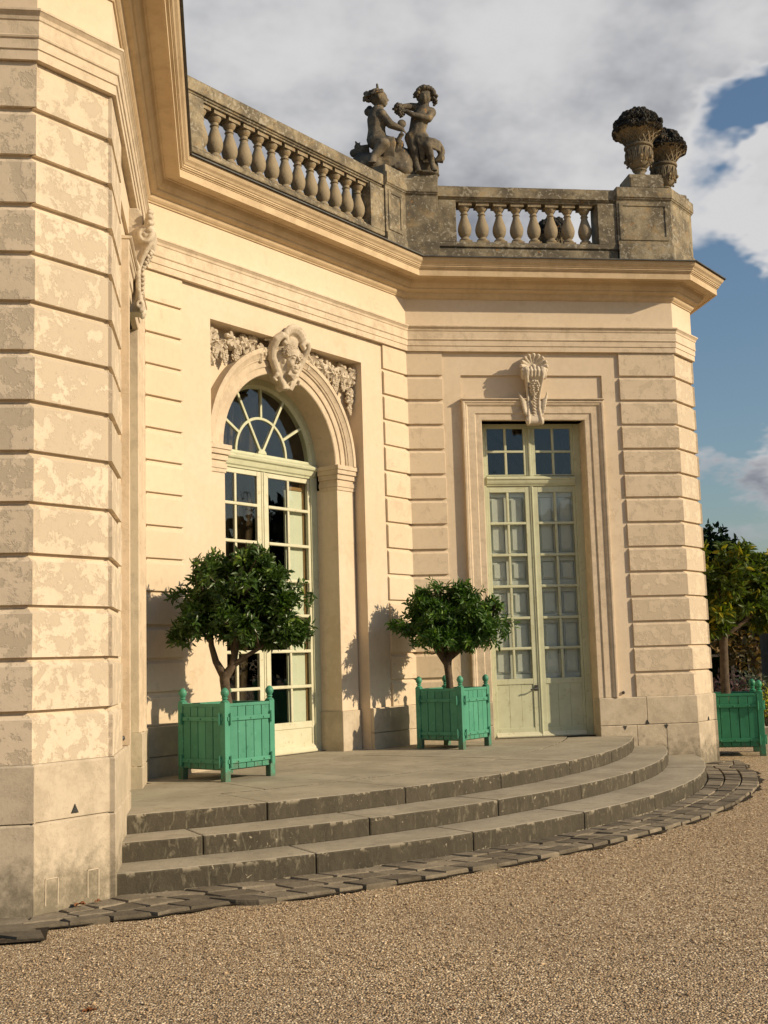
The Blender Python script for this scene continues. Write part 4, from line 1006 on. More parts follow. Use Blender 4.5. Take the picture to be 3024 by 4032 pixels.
def fingers(mb, p, d, up, L=.05):
    p, d, up = V3(p), V3(d).normalized(), V3(up).normalized(); sdir = d.cross(up)
    for k in range(4):
        o_ = sdir * (k - 1.5) * .016; mb.limb(p + o_, p + o_ + d * L * (.8 + .1 * (k in (1, 2))) + up * -.012, .009, .007, 7); mb.limb(p + o_ + d * L * .8 - up * .012, p + o_ + d * L * .95 - up * .034, .008, .006, 7)
    mb.limb(p - sdir * .02 - d * .02, p - sdir * .036 + d * .025 - up * .01, .010, .008, 7)
m1 = MB(); g_ = {k: V3(v) for k, v in LC.items()}
for a, b, ra, rb in (('hip', 'waist', .125, .105), ('waist', 'chest', .105, .115), ('chest', 'uchest', .118, .098), ('uchest', 'neck', .075, .055), ('uchest', 'sh', .075, .066), ('sh', 'el', .062, .050), ('el', 'wr', .050, .036), ('uchest', 'sh2', .07, .062), ('sh2', 'el2', .06, .05), ('el2', 'h2', .048, .038),
                     ('hip', 'hipn', .11, .10), ('hipn', 'kneen', .095, .080), ('kneen', 'ankn', .076, .050), ('ankn', 'footn', .050, .042), ('hip', 'hipf', .11, .095), ('hipf', 'kneef', .09, .075), ('kneef', 'ankf', .070, .048), ('ankf', 'footf', .044, .032)):
    m1.limb(g_[a], g_[b], ra * 1.14, rb * 1.16, 12)
m1.limb(g_['neck'], g_['head'], .055, .06); headmesh(m1, g_['head'], .122, (1, -.12, -.05))
m1.ball(g_['wr'] + V3((.03, 0, -.015)), (.036, .026, .030), 10, 8); fingers(m1, g_['hand'], (.9, -.1, -.3), (0, -.6, .8))
for k in range(5): m1.limb(g_['footn'] + V3((.02 * k - .04, -.02, -.005)), g_['footn'] + V3((.025 * k - .05, -.075, -.02)), .014, .010, 6)
for k in range(4): m1.limb(g_['footf'] + V3((0, .014 * k - .02, 0)), g_['footf'] + V3((.05, .014 * k - .03, -.012)), .012, .009, 6)
sculpt('kneeling_cherub', m1, M_statue, STAT, .0125, 3)
m2 = MB(); h_ = {k: V3(v) for k, v in RC.items()}
for a, b, ra, rb in (('hip', 'waist', .112, .105), ('waist', 'chest', .105, .112), ('chest', 'uchest', .114, .090), ('uchest', 'neck', .07, .052), ('uchest', 'shr', .075, .064), ('shr', 'elr', .060, .050), ('elr', 'wrr', .050, .034), ('wrr', 'hr', .034, .030), ('uchest', 'shl', .07, .058), ('shl', 'ell', .056, .046), ('ell', 'hl', .045, .032),
                     ('hip', 'hipl', .10, .09), ('hipl', 'knl', .086, .066), ('knl', 'anl', .064, .040), ('anl', 'ftl', .038, .030), ('hip', 'hipr', .10, .09), ('hipr', 'knr', .086, .068), ('knr', 'anr', .066, .040), ('anr', 'ftr', .038, .030)):
    m2.limb(h_[a], h_[b], ra * 1.14, rb * 1.16, 12)
m2.limb(h_['neck'], h_['head'], .052, .058); headmesh(m2, h_['head'], .112, (-.22, -1, -.10))
m2.ball(h_['hr'], (.038, .026, .034), 10, 8); fingers(m2, h_['hr'] + V3((-.03, -.02, .01)), (-.8, -.2, -.1), (.1, -.9, .4)); fingers(m2, h_['hl'], (-.9, -.2, -.1), (0, -.7, .7))
for t in ('ftl', 'ftr'):
    for k in range(5): m2.limb(h_[t] + V3((.018 * k - .036, -.02, -.008)), h_[t] + V3((.020 * k - .04, -.072, -.018)), .013, .009, 6)
sculpt('standing_cherub', m2, M_statue, STAT, .0125, 3)
SR = random.Random(31)
hr_ = MB(); c = g_['head']                                         # hair, top knot and flower bunch of the kneeling cherub
for k in range(60):
    a = SR.uniform(0, 6.283); e = SR.uniform(.0, 1.45); d = V3((math.cos(a) * math.cos(e), math.sin(a) * math.cos(e), math.sin(e)))
    if d.x > .45 and d.z < .75: continue
    p = c + V3((d.x * .120 - .014, d.y * .120, d.z * .116 + .014)); hr_.limb(p, p + V3((-.045, 0, -.02)) + d * .006, .020, .010, 6)
hr_.limb(c + V3((-.01, 0, .10)), V3(LC['top']), .022, .017, 8)
for k in range(26): hr_.ball(V3(LC['hair']).lerp(V3(LC['hair2']), SR.random()) + V3((SR.uniform(-.03, .05), SR.uniform(-.05, .05), SR.uniform(-.04, .03))), SR.uniform(.018, .03), 8, 6)
sculpt('kneeling_cherub_hair', hr_, M_statue, STAT, .009, 1)
hw = MB(); c = h_['head']; hw.ball(c + V3((.004, .025, .045)), (.122, .115, .098), 14, 10)                                          # vine wreath on the standing cherub
for k in range(190):
    a = SR.uniform(0, 6.283); e = math.asin(SR.uniform(.1, 1)); d = V3((math.cos(a) * math.cos(e), math.sin(a) * math.cos(e), math.sin(e)))
    if d.y < -.55 and d.z < .62: continue
    hw.ball(c + V3((d.x * .128 + .012, d.y * .118, d.z * .118 + .022)), SR.uniform(.020, .038), 7, 5)
for k in range(26): hw.ball(c + V3((.125 + SR.uniform(-.03, .04), SR.uniform(-.06, .04), SR.uniform(-.09, .05))), SR.uniform(.014, .024), 7, 5)
for k in range(12): hw.ball(c + V3((-.125 + SR.uniform(-.02, .02), SR.uniform(-.05, .03), SR.uniform(-.03, .06))), SR.uniform(.014, .024), 7, 5)
obj('vine_wreath', hw, M_statue, STAT, smooth=60)
gp = MB()
for k in range(70):
    t = SR.random(); p = V3(RC['g1']).lerp(V3(RC['g2']), t); rr = .070 * (1 - .45 * t)
    d = V3((SR.gauss(0, 1), SR.gauss(0, 1), SR.gauss(0, 1))).normalized(); gp.ball(p + d * rr, .019, 7, 5)
gp.limb(V3(RC['g1']), V3(RC['g2']), .06, .035)
obj('held_grapes', gp, M_statue, STAT, smooth=60)
cu = MB(); cc = V3(LC['cup'])
cu.ball(cc, (.062, .030, .062), 16, 10); cu.limb(cc + V3((0, 0, -.05)), V3(LC['cupb']), .018, .016); cu.ball(V3(LC['cupb']), (.042, .042, .020), 12, 8); cu.limb(V3(LC['cupb']), V3(LC['cupb']) + V3((-.055, .04, -.085)), .030, .034)
sculpt('cup', cu, M_statue, STAT, .008, 1)
dr = MB()                                                          # drapery
def fold(pts, r): dr.tube(pts, r, 8)
for k in range(5): fold([V3((.20 + .005 * k, -.085 - .01 * k, 7.715 - .028 * k)), V3((.28, -.135, 7.665 - .03 * k)), V3((.37, -.165, 7.625 - .025 * k)), V3((.47, -.11, 7.635 - .03 * k)), V3((.56, -.02, 7.64 - .03 * k))], [.016, .022, .026, .026, .02])
for k in range(7): fold([V3((.47, -.02, 7.66)), V3((.55 + .012 * k, .02 + .01 * k, 7.66 - .035 * k)), V3((.60 + .012 * math.sin(k), .03, 7.58 - .03 * k)), V3((.55 - .02 * k * .5, .04, 7.47 - .012 * k))], [.03, .034, .036, .02])
for k in range(5): fold([V3((.24 + .012 * k, -.11, 7.70)), V3((.245 + .016 * k, -.13, 7.58)), V3((.27 + .012 * k, -.10, 7.46)), V3((.28 + .010 * k, -.06, 7.36))], [.018, .022, .020, .012])
sculpt('drapery', dr, M_statue, STAT, .011, 2)
dr = MB()
for k in range(6): fold([V3((-.26 + .03 * k, -.14, 7.64)), V3((-.22 + .024 * k, -.18, 7.54)), V3((-.24 + .024 * k, -.17, 7.43)), V3((-.25 + .03 * k, -.13, 7.31 + .012 * (k % 2)))], [.024, .028, .026, .016])
for k in range(5): fold([V3((-.43, .0, 7.56 - .03 * k)), V3((-.52, -.02, 7.53 - .04 * k)), V3((-.60 + .01 * k, 0, 7.50 - .05 * k))], [.035, .04, .03])
dr.ball(V3(LC['tail']), (.045, .04, .05), 10, 8); dr.ball(V3(LC['tail2']), (.06, .05, .06), 10, 8); dr.limb(V3((-.565, -.01, 7.58)), V3((-.545, -.01, 7.615)), .02, .008); dr.limb(V3((-.60, -.02, 7.60)), V3((-.612, -.02, 7.625)), .018, .008)
sculpt('drapery', dr, M_statue, STAT, .011, 2)
rk = MB()
for c, r in (((-.42, -.02, 7.28), (.22, .20, .17)), ((-.18, .02, 7.30), (.22, .20, .22)), ((.02, .08, 7.34), (.20, .20, .26)), ((.20, .12, 7.36), (.16, .15, .28)), ((.42, .14, 7.30), (.15, .13, .25)), ((-.54, .0, 7.33), (.12, .12, .14)), ((0.0, -.02, 7.22), (.18, .14, .10)), ((.35, -.02, 7.17), (.20, .14, .04)), ((.30, .15, 7.5), (.20, .10, .18))): rk.ball(c, r, 16, 12)
for k in range(26): rk.ball((SR.uniform(-.55, .05), SR.uniform(-.18, -.02), SR.uniform(7.18, 7.26)), SR.uniform(.025, .05), 8, 6)
o = sculpt('rock_base', rk, M_statue, STAT, .018, 2)

# ------------------------------------------------------------------ flower urns
def urn(loc, label, rz):
    t = thing('flower_urn', label, 'urn', loc, rz, 'stone flower urns on the balustrade')
    b = MB(); b.side(ID, [(-.245, 0), (.245, 0), (.245, .145), (.20, .155), (.195, .215), (-.195, .215), (-.20, .155), (-.245, .145)], -.243, .243)
    obj('urn_base', b, M_rail, t, bevel=.012)
    st_ = MB().lathe((0, 0, 0), [(.125, .212), (.13, .225), (.118, .240), (.085, .262), (.070, .30), (.078, .325), (.098, .338), (.100, .35), (.088, .362), (.06, .37)], 22)
    obj('urn_foot', st_, M_urn, t, smooth=40)
    bw = MB().lathe((0, 0, 0), [(.06, .355), (.10, .375), (.140, .415), (.165, .47), (.176, .53), (.178, .60), (.180, .655), (.176, .67)], 26)
    bowl = obj('urn_bowl', bw, M_urn, t, smooth=40)
    lv = MB()
    for k in range(14):                                           # carved upright leaves on the bowl
        a = 2 * math.pi * k / 14; d = Vector((math.cos(a), math.sin(a), 0)); tn = Vector((-d.y, d.x, 0))
        for sgn in (-1, 0, 1):
            pts = [d * (.165 + .012 * (sgn == 0)) + tn * sgn * .020 + Vector((0, 0, .45)), d * .186 + tn * sgn * .026 + Vector((0, 0, .53)), d * .190 + tn * sgn * .016 + Vector((0, 0, .60)), d * .184 + tn * sgn * .004 + Vector((0, 0, .645))]
            lv.tube(pts, [.008, .011, .010, .004], 6)
        if k % 2 == 0: lv.ball(d * .195 + Vector((0, 0, .50)), (.024, .024, .028), 8, 6); lv.ball(d * .168 + Vector((0, 0, .42)), .018, 7, 5)
    obj('carved_leaves', lv, M_urn, bowl, smooth=50)
    rg = MB().lathe((0, 0, 0), [(.172, .662), (.196, .668), (.206, .682), (.204, .70), (.188, .712), (.17, .714)], 26)
    obj('urn_ring', rg, M_urn, t, smooth=50)
    prof = [(.165, .705), (.180, .745), (.205, .79), (.24, .835), (.285, .875), (.335, .905), (.36, .915), (.30, .93)]
    bk = MB().lathe((0, 0, 0), prof, 28); obj('urn_basket', bk, M_urn, t, smooth=50)
    la = MB(); nl = 15
    for sgn in (-1, 1):
        for k in range(nl):
            pts = []
            for j in range(7):
                f = j / 6; i = f * 4.6; i0 = min(int(i), 5); rr = prof[i0][0] + (prof[i0 + 1][0] - prof[i0][0]) * (i - i0) + .004; zz = prof[i0][1] + (prof[i0 + 1][1] - prof[i0][1]) * (i - i0)
                a = 2 * math.pi * k / nl + sgn * f * .75; pts.append((rr * math.cos(a), rr * math.sin(a), zz))
            la.tube(pts, .012, 5)
    obj('basket_lattice', la, M_urn, t, smooth=50)
    fl = MB(); UR = random.Random(hash(label) % 999)
    fl.ball((0, 0, 1.02), (.28, .28, .20), 16, 10)
    for k in range(250):
        a = UR.uniform(0, 6.283); e = math.asin(UR.uniform(-.30, 1.0)); d = Vector((math.cos(a) * math.cos(e), math.sin(a) * math.cos(e), math.sin(e)))
        rad = .335 if d.z < .25 else .30
        p = Vector((d.x * rad, d.y * rad, 1.00 + d.z * .245 - (.03 if d.z < 0 else 0)))
        if UR.random() < .78: vine_leaf(fl, p, UR.uniform(.075, .115), d + Vector((0, 0, UR.uniform(-.5, .4))), UR.uniform(-3, 3), .5)
        else: fl.ball(p, (UR.uniform(.022, .042),) * 3, 7, 5)
    for k in range(38):                                           # leaves hanging over the rim
        a = 2 * math.pi * k / 38 + UR.uniform(-.05, .05); d = Vector((math.cos(a), math.sin(a), 0))
        vine_leaf(fl, d * UR.uniform(.335, .365) + Vector((0, 0, UR.uniform(.91, .96))), UR.uniform(.09, .13), d + Vector((0, 0, -.15)), UR.uniform(-.5, .5) + math.pi, .6)
    obj('stone_flowers', fl, M_urnleaf, t, smooth=50)
    return t
urn((3.47, .12, 7.03), 'nearest dark stone flower urn on a square base at the balustrade corner', 0)
urn((4.075, .74, 7.03), 'second stone flower urn, partly behind the urn at the balustrade corner', .3)
urn((3.40, ARM - .10, 7.03), 'stone flower urn glimpsed between the balusters on the far side', .5)

# ------------------------------------------------------------------ planter boxes
def planter(loc, rz, sc, label, mt, soilz=.63):
    t = thing('planter_box', label, 'planter box', loc, rz, 'green planter boxes with orange trees')
    t.scale = (sc, sc, sc); h = .297; pw = .034
    PB = random.Random(int(loc[0] * 100))
    for sx in (-1, 1):
        for sy in (-1, 1):
            q = MB(); q.box(ID, sx * h - pw, sx * h + pw, sy * h - pw, sy * h + pw, 0, .735)
            o = obj('corner_post', q, mt, t, bevel=.004)
            fn = MB().lathe((sx * h, sy * h, 0), [(.038, .734), (.040, .744), (.028, .752), (.020, .758), (.022, .764), (.031, .768), (.031, .775), (.021, .781), (.029, .791), (.038, .808), (.041, .824), (.037, .842), (.026, .858), (.012, .869), (.002, .872)], 14)
            obj('finial', fn, mt, o, smooth=50)
    for k in range(4):
        a = math.pi / 2 * k; f = Frame((0, 0), (math.cos(a), math.sin(a)), (math.sin(a), -math.cos(a)))
        W_ = h - pw; n = 5; pwid = 2 * W_ / n; Hh = h + pw - .007
        for i in range(n):
            r0 = -W_ + i * pwid + .0034; r1 = -W_ + (i + 1) * pwid - .0034; e = PB.uniform(-.0015, .0015)
            obj('plank', MB().box(f, r0, r1, Hh - .024, Hh + e, .112, .690), mt, t, bevel=.003)
        obj('top_board', MB().box(f, -W_, W_, Hh - .020, Hh + .004, .692, .722), mt, t, bevel=.003)
        for z0 in (.560, .165):
            st = obj('strap', MB().box(f, -W_ - .035, W_ + .035, Hh + .003, Hh + .016, z0, z0 + .040), mt, t, bevel=.003)
            for r in (-.17, 0.0, .17): obj('bolt', MB().ball(f.p(r, Hh + .018, z0 + .017), (.009, .009, .009), 8, 6), mt, st, smooth=60)
            for s in (-1, 1):
                hb = MB(); r = s * (h - .028)
                hb.box(f, r - .011, r + .011, h + pw - .004, h + pw + .020, z0 - .026, z0 + .066)
                hb.tube([f.p(r, h + pw + .018, z0 - .036), f.p(r, h + pw + .018, z0 + .076)], .009, 8)
                obj('hinge', hb, mt, st, bevel=.002)
    obj('floor_board', MB().box(ID, -h + .02, h - .02, -h + .02, h - .02, .10, .13), mt, t)
    so = MB(); n = 9; P = []; F = []
    for i in range(n):
        for j in range(n): P.append((-h + .01 + 2 * (h - .01) * i / (n - 1), -h + .01 + 2 * (h - .01) * j / (n - 1), soilz + PB.uniform(-.012, .012)))
    for i in range(n - 1):
        for j in range(n - 1): F.append((i * n + j, (i + 1) * n + j, (i + 1) * n + j + 1, i * n + j + 1))
    so.add(P, F); obj('soil', so, M_soil, t, recalc=False)
    return t
B1 = (-2.463, -3.50); B2 = (.305, -.845)
planter((*B1, ZP), R2D(43), 1.0, 'green wooden planter box on the terrace in front of the arched door', M_green)
planter((*B2, ZP), R2D(46.5), 1.0, 'green wooden planter box beside the rectangular door, at the inner corner', M_green)
planter((5.02, 1.72, -.958), R2D(-18), 1.25, 'larger green planter box standing on the gravel beyond the pavilion corner', M_green3)

# ------------------------------------------------------------------ orange trees
def leaves_mesh(name, C, Dv, Up, L, Wd_, mat, parent, tint):
    """C centres (n,3), Dv leaf direction, Up normal, L lengths: pointed 2-panel folded leaves"""
    n = len(C); S = np.cross(Dv, Up); S /= np.linalg.norm(S, axis=1, keepdims=True) + 1e-9
    Nn = np.cross(S, Dv); L = L[:, None]; Wv = Wd_[:, None]
    p0 = C; p1 = C + Dv * L * .40 + S * Wv * .5 + Nn * L * .06; p2 = C + Dv * L * .45 - Nn * L * .03; p3 = C + Dv * L * .40 - S * Wv * .5 + Nn * L * .06
    p4 = C + Dv * L - Nn * L * .16; p5 = C + Dv * L * .74 + S * Wv * .36 - Nn * L * .03; p6 = C + Dv * L * .74 - S * Wv * .36 - Nn * L * .03
    V = np.stack([p0, p1, p2, p3, p4, p5, p6], 1).reshape(-1, 3)
    base = (np.arange(n) * 7)[:, None]
    quads = np.concatenate([base + np.array([[0, 1, 5, 2]]), base + np.array([[0, 2, 6, 3]])]); tris = np.concatenate([base + np.array([[2, 5, 4]]), base + np.array([[2, 4, 6]])])
    me = bpy.data.meshes.new(name); me.from_pydata(V.tolist(), [], quads.tolist() + tris.tolist())
    at = me.attributes.new('tint', 'FLOAT', 'FACE'); tt = np.concatenate([tint, tint, tint, tint]); at.data.foreach_set('value', tt.astype(np.float32))
    me.materials.append(mat); me.update()
    o = bpy.data.objects.new(name, me); link(o, parent); return o
def unit(v): return v / (np.linalg.norm(v, axis=-1, keepdims=True) + 1e-9)
def orange_tree(loc, label, mat, trunk, lumps, ntips, leafL, seed, rz=0, per=9, tipsz=.5, limbs=None, nsub=70, clump=1.0):
    """lumps: list of (centre, radii) ellipsoids making the crown"""
    g = np.random.default_rng(seed); t = thing('orange_tree', label, 'tree', loc, rz, 'clipped orange trees in planter boxes')
    pr = random.Random(seed)
    tips = []; outw = []
    wts = np.array([r[0] * r[1] * r[2] for _, r in lumps]) ** .67; wts /= wts.sum()
    subs = []
    for k in range(nsub):                                          # leaf clumps spread over the crown's volume
        c, r = lumps[g.choice(len(lumps), p=wts)]; d = unit(g.normal(size=3))
        subs.append((np.array(c) + d * np.array(r) * g.uniform(.45, 1.06), g.uniform(.10, .19) * clump))
    while len(tips) < ntips:
        c, r = subs[g.integers(len(subs))]; d = unit(g.normal(size=3) + np.array([0, 0, .25]))
        tips.append(c + d * r * np.array([1.1, 1.1, .85]) * (.5 + .55 * g.random())); outw.append(d)
    tips = np.array(tips); outw = np.array(outw)
    # thin a few pockets so that light shows through
    hs = tips[g.choice(len(tips), 14)]; keep = np.ones(len(tips), bool)
    for h in hs: keep &= ~((np.linalg.norm(tips - h, axis=1) < .055) & (g.random(len(tips)) < .8))
    tips, outw = tips[keep], outw[keep]
    tr = MB(); bp = [Vector(p) for p, _ in trunk]; tr.tube([p for p in bp], [r for _, r in trunk], 12)
    tk = obj('trunk', tr, M_bark, t, smooth=60)
    br = MB(); starts = []
    for L in limbs:
        br.tube([Vector(p) for p, _ in L], [r for _, r in L], 8); starts += [(Vector(p), r) for p, r in L[1:]]
    for k in range(0, len(tips), 7):                               # twigs from the limbs to the leaf tufts
        p = Vector(tips[k]); s, r = min(starts, key=lambda q: (q[0] - p).length); m = s.lerp(p, .5) + Vector((pr.uniform(-.04, .04), pr.uniform(-.04, .04), -.03))
        br.tube([s, m, p], [min(r * .5, .012), .007, .003], 5)
    obj('limbs', br, M_bark, tk, smooth=60)
    n = len(tips); K = per
    ax = unit(outw + .45 * g.normal(size=(n, 3)) + np.array([0, 0, .25])); a1 = unit(np.cross(ax, g.normal(size=(n, 3)))); a2 = np.cross(ax, a1)
    ang = (np.arange(K) * 2.4)[None, :] + g.random((n, 1)) * 6.28; spread = .75 + .5 * g.random((n, K))
    Dv = unit(ax[:, None, :] * np.cos(spread)[..., None] + (a1[:, None, :] * np.cos(ang)[..., None] + a2[:, None, :] * np.sin(ang)[..., None]) * np.sin(spread)[..., None] + np.array([0, 0, -.18]))
    C = tips[:, None, :] - ax[:, None, :] * (np.arange(K) * .010 * tipsz * 2)[None, :, None] + .004 * g.normal(size=(n, K, 3))
    L = leafL * (.65 + .55 * g.random((n, K))); Up = unit(ax[:, None, :] + .5 * g.normal(size=(n, K, 3)))
    tint = np.clip(.62 * g.random((n, 1)) + .42 * g.random((n, K)), 0, 1)
    leaves_mesh('crown', C.reshape(-1, 3), Dv.reshape(-1, 3), Up.reshape(-1, 3), L.ravel(), (L * (.30 + .08 * g.random((n, K)))).ravel(), mat, t, tint.ravel())
    return t
rt = (.99, -.136)                                                  # image-right in plan
def I(x, d, z): return (x * .99 + d * .137, -x * .136 + d * .99, z)  # x to the right as seen, d away from the camera
T1 = [(I(.03, 0, .60), .052), (I(.0, 0, .80), .047), (I(-.015, 0, .94), .050), (I(-.01, 0, 1.02), .055)]
orange_tree((*B1, ZP), 'orange tree with a wide dark crown in front of the arched door', M_leaf, T1,
    [(I(.12, 0, 1.72), (.54, .48, .40)), (I(-.32, .05, 1.58), (.26, .32, .28)), (I(.60, 0, 1.56), (.28, .30, .26)), (I(.20, .0, 2.02), (.24, .26, .17)), (I(.10, -.1, 1.48), (.40, .36, .14)), (I(.0, .25, 1.7), (.32, .26, .28)), (I(.74, -.02, 1.42), (.10, .12, .06)), (I(.45, 0, 1.34), (.14, .14, .07)), (I(-.1, -.15, 1.88), (.26, .24, .16))],
    1650, .088, 11, nsub=96, limbs=[[(I(-.02, 0, .98), .045), (I(-.10, .02, 1.12), .034), (I(-.14, .0, 1.28), .028), (I(-.15, .03, 1.45), .022), (I(-.22, .0, 1.62), .014)], [(I(.0, 0, .98), .048), (I(.07, 0, 1.08), .038), (I(.10, .0, 1.25), .032), (I(.12, .02, 1.45), .026), (I(.14, 0, 1.75), .014)],
        [(I(.08, 0, 1.08), .030), (I(.20, -.04, 1.16), .022), (I(.34, -.02, 1.24), .018), (I(.55, 0, 1.42), .012)], [(I(.08, 0, 1.2), .028), (I(.02, .2, 1.4), .02), (I(.0, .3, 1.6), .012)], [(I(.10, 0, 1.3), .024), (I(.36, .05, 1.5), .016), (I(.60, 0, 1.62), .010)], [(I(-.14, 0, 1.3), .022), (I(-.3, .05, 1.5), .014), (I(-.4, 0, 1.6), .009)]])
T2 = [(I(-.03, 0, .60), .050), (I(-.035, 0, .80), .044), (I(-.05, 0, .98), .046), (I(-.055, 0, 1.06), .058)]
orange_tree((*B2, ZP), 'orange tree with a flat-bottomed glossy crown in front of the rectangular door', M_leaf2, T2,
    [(I(-.04, 0, 1.58), (.52, .46, .31)), (I(-.48, 0, 1.45), (.22, .26, .17)), (I(.44, 0, 1.48), (.30, .30, .20)), (I(-.24, 0, 1.92), (.18, .18, .17)), (I(.16, 0, 1.86), (.14, .16, .14)), (I(.44, 0, 1.70), (.17, .2, .13)), (I(-.06, -.12, 1.36), (.48, .34, .13)), (I(-.1, .25, 1.58), (.36, .24, .22)), (I(.60, -.05, 1.50), (.12, .14, .10))],
    1500, .084, 23, nsub=88, limbs=[[(I(-.055, 0, 1.02), .05), (I(-.16, 0, 1.16), .034), (I(-.28, 0, 1.34), .022), (I(-.45, .02, 1.48), .012)], [(I(-.05, 0, 1.04), .05), (I(.02, 0, 1.2), .034), (I(.02, 0, 1.42), .024), (I(.02, 0, 1.7), .012)], [(I(-.03, 0, 1.08), .04), (I(.14, -.02, 1.2), .026), (I(.34, 0, 1.4), .016), (I(.5, 0, 1.5), .010)], [(I(-.05, 0, 1.1), .04), (I(-.08, .16, 1.3), .024), (I(-.1, .3, 1.6), .012)], [(I(-.1, 0, 1.1), .03), (I(-.2, -.05, 1.5), .018), (I(-.22, 0, 1.85), .01)]])
T3 = [(I(-.06, 0, .70), .075), (I(-.065, 0, 1.1), .066), (I(-.05, 0, 1.55), .060), (I(-.04, 0, 1.78), .066)]
orange_tree((5.02, 1.72, -.958), 'yellowing orange tree with an open crown in the box beyond the corner', M_leaf3, T3,
    [(I(.12, 0, 2.45), (.72, .62, .55)), (I(-.32, .0, 2.45), (.34, .4, .55)), (I(.65, 0, 2.4), (.5, .5, .55)), (I(.25, 0, 2.9), (.40, .4, .28)), (I(-.2, -.1, 2.05), (.40, .4, .26)), (I(.5, -.1, 2.0), (.5, .4, .24)), (I(-.15, 0, 2.85), (.3, .3, .25))],
    620, .155, 37, per=8, nsub=46, clump=1.35, limbs=[[(I(-.04, 0, 1.72), .055), (I(-.2, 0, 1.95), .036), (I(-.34, 0, 2.3), .022), (I(-.38, 0, 2.7), .012)], [(I(-.04, 0, 1.72), .055), (I(.1, 0, 2.0), .04), (I(.16, 0, 2.4), .026), (I(.22, 0, 2.85), .013)], [(I(-.03, 0, 1.75), .05), (I(.3, -.05, 1.98), .032), (I(.62, 0, 2.25), .02), (I(.8, 0, 2.5), .012)], [(I(-.04, 0, 1.75), .045), (I(-.05, .2, 2.1), .03), (I(0, .35, 2.5), .015)], [(I(.1, 0, 2.0), .03), (I(-.05, 0, 2.35), .02), (I(-.12, 0, 2.75), .012)]])

# ------------------------------------------------------------------ beyond the corner: garden
def cloud_leaves(name, lumps, n, L, mat, parent, seed, wr=.5):
    g = np.random.default_rng(seed); C = []; O = []
    wts = np.array([r[0] * r[1] * r[2] for _, r in lumps]) ** .67; wts /= wts.sum()
    idx = g.choice(len(lumps), n, p=wts)
    cen = np.array([l[0] for l in lumps])[idx]; rad = np.array([l[1] for l in lumps])[idx]
    d = unit(g.normal(size=(n, 3))); rr = (.45 + .55 * g.random((n, 1)) ** .6) * (1 + .12 * g.normal(size=(n, 1)))
    C = cen + d * rad * rr; Dv = unit(d + .9 * g.normal(size=(n, 3))); Up = unit(d + .6 * g.normal(size=(n, 3)))
    Ls = L * (.6 + .7 * g.random(n)); return leaves_mesh(name, C, Dv, Up, Ls, Ls * wr, mat, parent, g.random(n))
CP = Vector((-2.4937, -15.2545))
def gpt(az, dist): d = Vector((math.sin(az), math.cos(az))); p = CP + d * dist; return (p.x, p.y)
def bgtree(name, label, cat, az, dist, h, rad, mat, seed, n, leaf, trunk=.25, base=.3, group=None, kindc='crown'):
    x, y = gpt(az, dist); t = thing(name, label, cat, (x, y, -.958), 0, group); g = random.Random(seed)
    obj('trunk', MB().tube([(0, 0, 0), (.1, 0, h * .35), (0, .1, h * .7)], [trunk, trunk * .8, trunk * .4], 8), M_bark, t, smooth=60)
    lumps = []
    for k in range(14):
        z = h * (base + (1 - base) * (k + .5) / 14); w_ = rad * math.sin(math.pi * (.18 + .74 * (k + .5) / 14)) ** .7
        a = g.uniform(0, 6.28); lumps.append(((math.cos(a) * w_ * .5, math.sin(a) * w_ * .5, z), (w_ * g.uniform(.5, .75), w_ * g.uniform(.5, .75), h * .11)))
    cloud_leaves(kindc, lumps, n, leaf, mat, t, seed)
AZ = lambda px: math.atan2(*(lambda v: (v[0], v[1]))(camo.matrix_world.to_3x3() @ Vector(((px - 1512) / 4639.9, 0, -1)))[:2])
bgtree('pine_tree', 'dark pine crown rising above the trees behind the yellowing orange tree', 'tree', AZ(2768), 46, 5.7, 1.5, M_dark, 5, 3600, .28, .3, .5)
bgtree('garden_tree', 'dark leafy tree behind the trunk of the yellowing orange tree', 'tree', AZ(2865), 36, 3.5, 2.3, M_dark, 6, 4200, .26, .2, .15)
bgtree('garden_tree', 'dark leafy tree at the right edge behind the trellis pier', 'tree', AZ(3010), 38, 3.8, 2.4, M_dark, 7, 4200, .26, .2, .1)
bgtree('garden_tree', 'autumn-coloured tree glimpsed through the yellowing orange tree', 'tree', AZ(2925), 30, 3.4, 1.3, M_autumn, 8, 2600, .2, .14, .35)
hx = MB()
hd = thing('hedge', 'tall dark clipped hedge closing the garden behind the orange tree', 'hedge', (*gpt(AZ(2900), 44), -.958), -AZ(2900))
obj('hedge_core', MB().box(ID, -20, 20, -.5, .5, 0, 3.1), M_soil, hd)
g = np.random.default_rng(4); n = 16000
C = np.stack([g.uniform(-20, 20, n), g.uniform(-.75, -.45, n), g.uniform(0, 3.3, n)], 1); Dv = unit(g.normal(size=(n, 3)) + np.array([0, -.6, 0])); Ls = g.uniform(.14, .26, n)
leaves_mesh('hedge_foliage', C, Dv, unit(g.normal(size=(n, 3)) + np.array([0, -1, 0])), Ls, Ls * .5, M_dark, hd, g.random(n))
